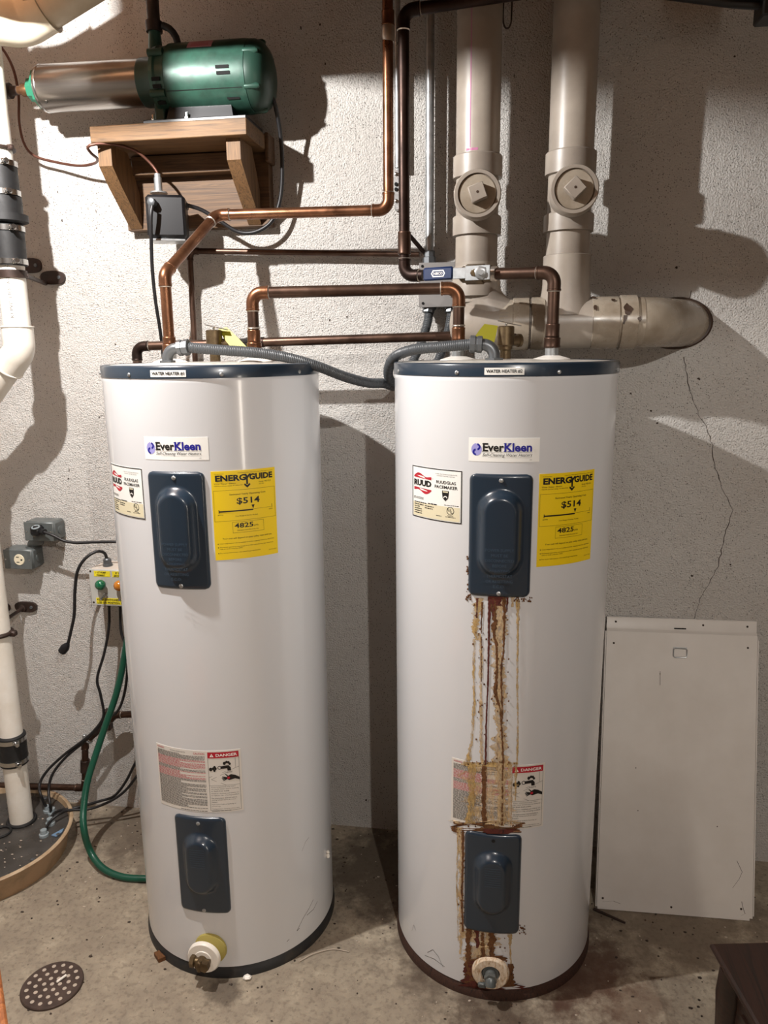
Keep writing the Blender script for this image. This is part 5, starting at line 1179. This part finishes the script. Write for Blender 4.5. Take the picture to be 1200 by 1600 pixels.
# orange-stained furniture end at the lower left corner
a, b = PZ(0, 1512, .5), PZ(13, 1602, .5); dv = (b - a); dv.z = 0; L0 = dv.length; dv.normalize(); nv_ = V((-dv.y, dv.x, 0)); nv_ = nv_ if nv_.x < 0 else -nv_
wb = thing('wooden_bench', 'orange-brown wooden furniture edge just inside the lower left corner', 'furniture', V((a.x, a.y, 0)) + nv_ * .2)
Rb = Matrix((dv, nv_, dv.cross(nv_))).transposed(); s0 = V((a.x, a.y, 0))
mb = MB(); mb.box(s0 + dv * .16 + nv_ * .17 + V((0, 0, .485)), (.34, .34, .03), Rb, .004); obj('top', mb, 'orangewood', wb)
for p_, q_ in ((.02, .03), (.30, .03), (.02, .31), (.30, .31)):
    mb = MB(); mb.box(s0 + dv * p_ + nv_ * q_ + V((0, 0, .236)), (.04, .04, .472), Rb, .003); obj('leg', mb, 'orangewood', wb)
for q_ in (.03, .31):
    mb = MB(); mb.box(s0 + dv * .16 + nv_ * q_ + V((0, 0, .43)), (.24, .02, .06), Rb, .002); obj('apron', mb, 'orangewood', wb)
# black electrical box and cable at the top right corner
r = thing('black_box', 'black box with cable at the upper right corner', 'electrical box', P(1195, 34, .25))
a = P(1183, 34, .25); mb = MB(); mb.box((a.x + .05, -.25, a.z + .05), (.10, .07, .10), bev=.004); obj('box_body', mb, 'black', r)
mb = MB(); mb.tube(cat_rom([P(1186, 8, .25), P(1150, 6, .25), P(1100, 0, .25), P(1040, -8, .25), P(960, -22, .25)]), .0095, 10); obj('cable', mb, 'black', r)
# small wire hook at the top
mb = MB(); c = P(793, 30, .06); mb.tube(cat_rom([V((c.x - .010, -.02, 2.60)), c + V((-.011, 0, .05)), c + V((-.011, 0, .0)), c + V((-.006, 0, -.018)), c + V((.001, 0, -.021)), c + V((.008, 0, -.012)), c + V((.010, 0, .02)), V((c.x + .010, -.02, 2.60))], .006), .0022, 8)
tag(obj('wire_hook', mb, 'iron', None, 60), 'dark wire loop hanging beside the first beige drain stack', 'hook')
# bits on the floor
mb = MB(); mb.prism([PZ(241, 1494, .0), PZ(250, 1490, .0), PZ(262, 1499, .0), PZ(248, 1505, .0)], (0, 0, .012)); tag(obj('wood_shim', mb, 'rust_brown', None, 0), 'small brown wooden shim at the foot of heater #1', 'shim')
mb = MB(); mb.blob(PZ(387, 1527, .005), .009, (1.4, 1, .6), 7, 5); tag(obj('paint_flake', mb, 'white_pl', None, 0), 'pale flake on the floor in front of heater #1', 'debris')
mb = MB(); mb.cyl(PZ(928, 1420, .006), PZ(977, 1442, .005), .0045, 8, .003); tag(obj('stick', mb, 'iron', None), 'short dark stick beside the foot of heater #2', 'stick')
mb = MB(); mb.tube(cat_rom([PZ(468, 1502, .003), PZ(490, 1490, .004), PZ(520, 1483, .003), PZ(545, 1487, .003)]), .0012, 6); tag(obj('straw', mb, 'dust', None), 'thin straw by the base of heater #1', 'straw')
mb = MB(); 
for (px, py) in ((519, 1319), (520, 1324), (518, 1326)): mb.blob(V(cyl1(84, P(px, py, .4).z, .004)), .005, (1, 1, 1), 7, 5)
tag(obj('fluff', mb, 'white_pl', None, 60), 'white fluff stuck to the right edge of heater #1', 'fluff')
for m_, nn, lo, hi, nm in (('crack', 420, .0010, .0038, 'dark crumbs scattered over the concrete floor'), ('dust', 220, .0010, .0032, 'pale grit scattered over the concrete floor')):
    mb = MB()
    for i in range(nn):
        for _ in range(20):
            x, y = random.uniform(-1.6, 1.2), -abs(random.gauss(0, .45)) - .01
            if math.hypot(x - H1[0], y - H1[1]) > R + .01 and math.hypot(x - H2[0], y - H2[1]) > R + .01 and math.hypot(x - SC.x, y - SC.y) > SR + .01: break
        mb.blob(V((x, y, .001)), random.uniform(lo, hi), (random.uniform(.8, 1.8), 1, .6), 5, 3)
    o = tag(obj('floor_grit', mb, m_, None, 0), nm, 'grit'); o['kind'] = 'stuff'
for o in bpy.data.objects:
    if '_w' in o: del o['_w']
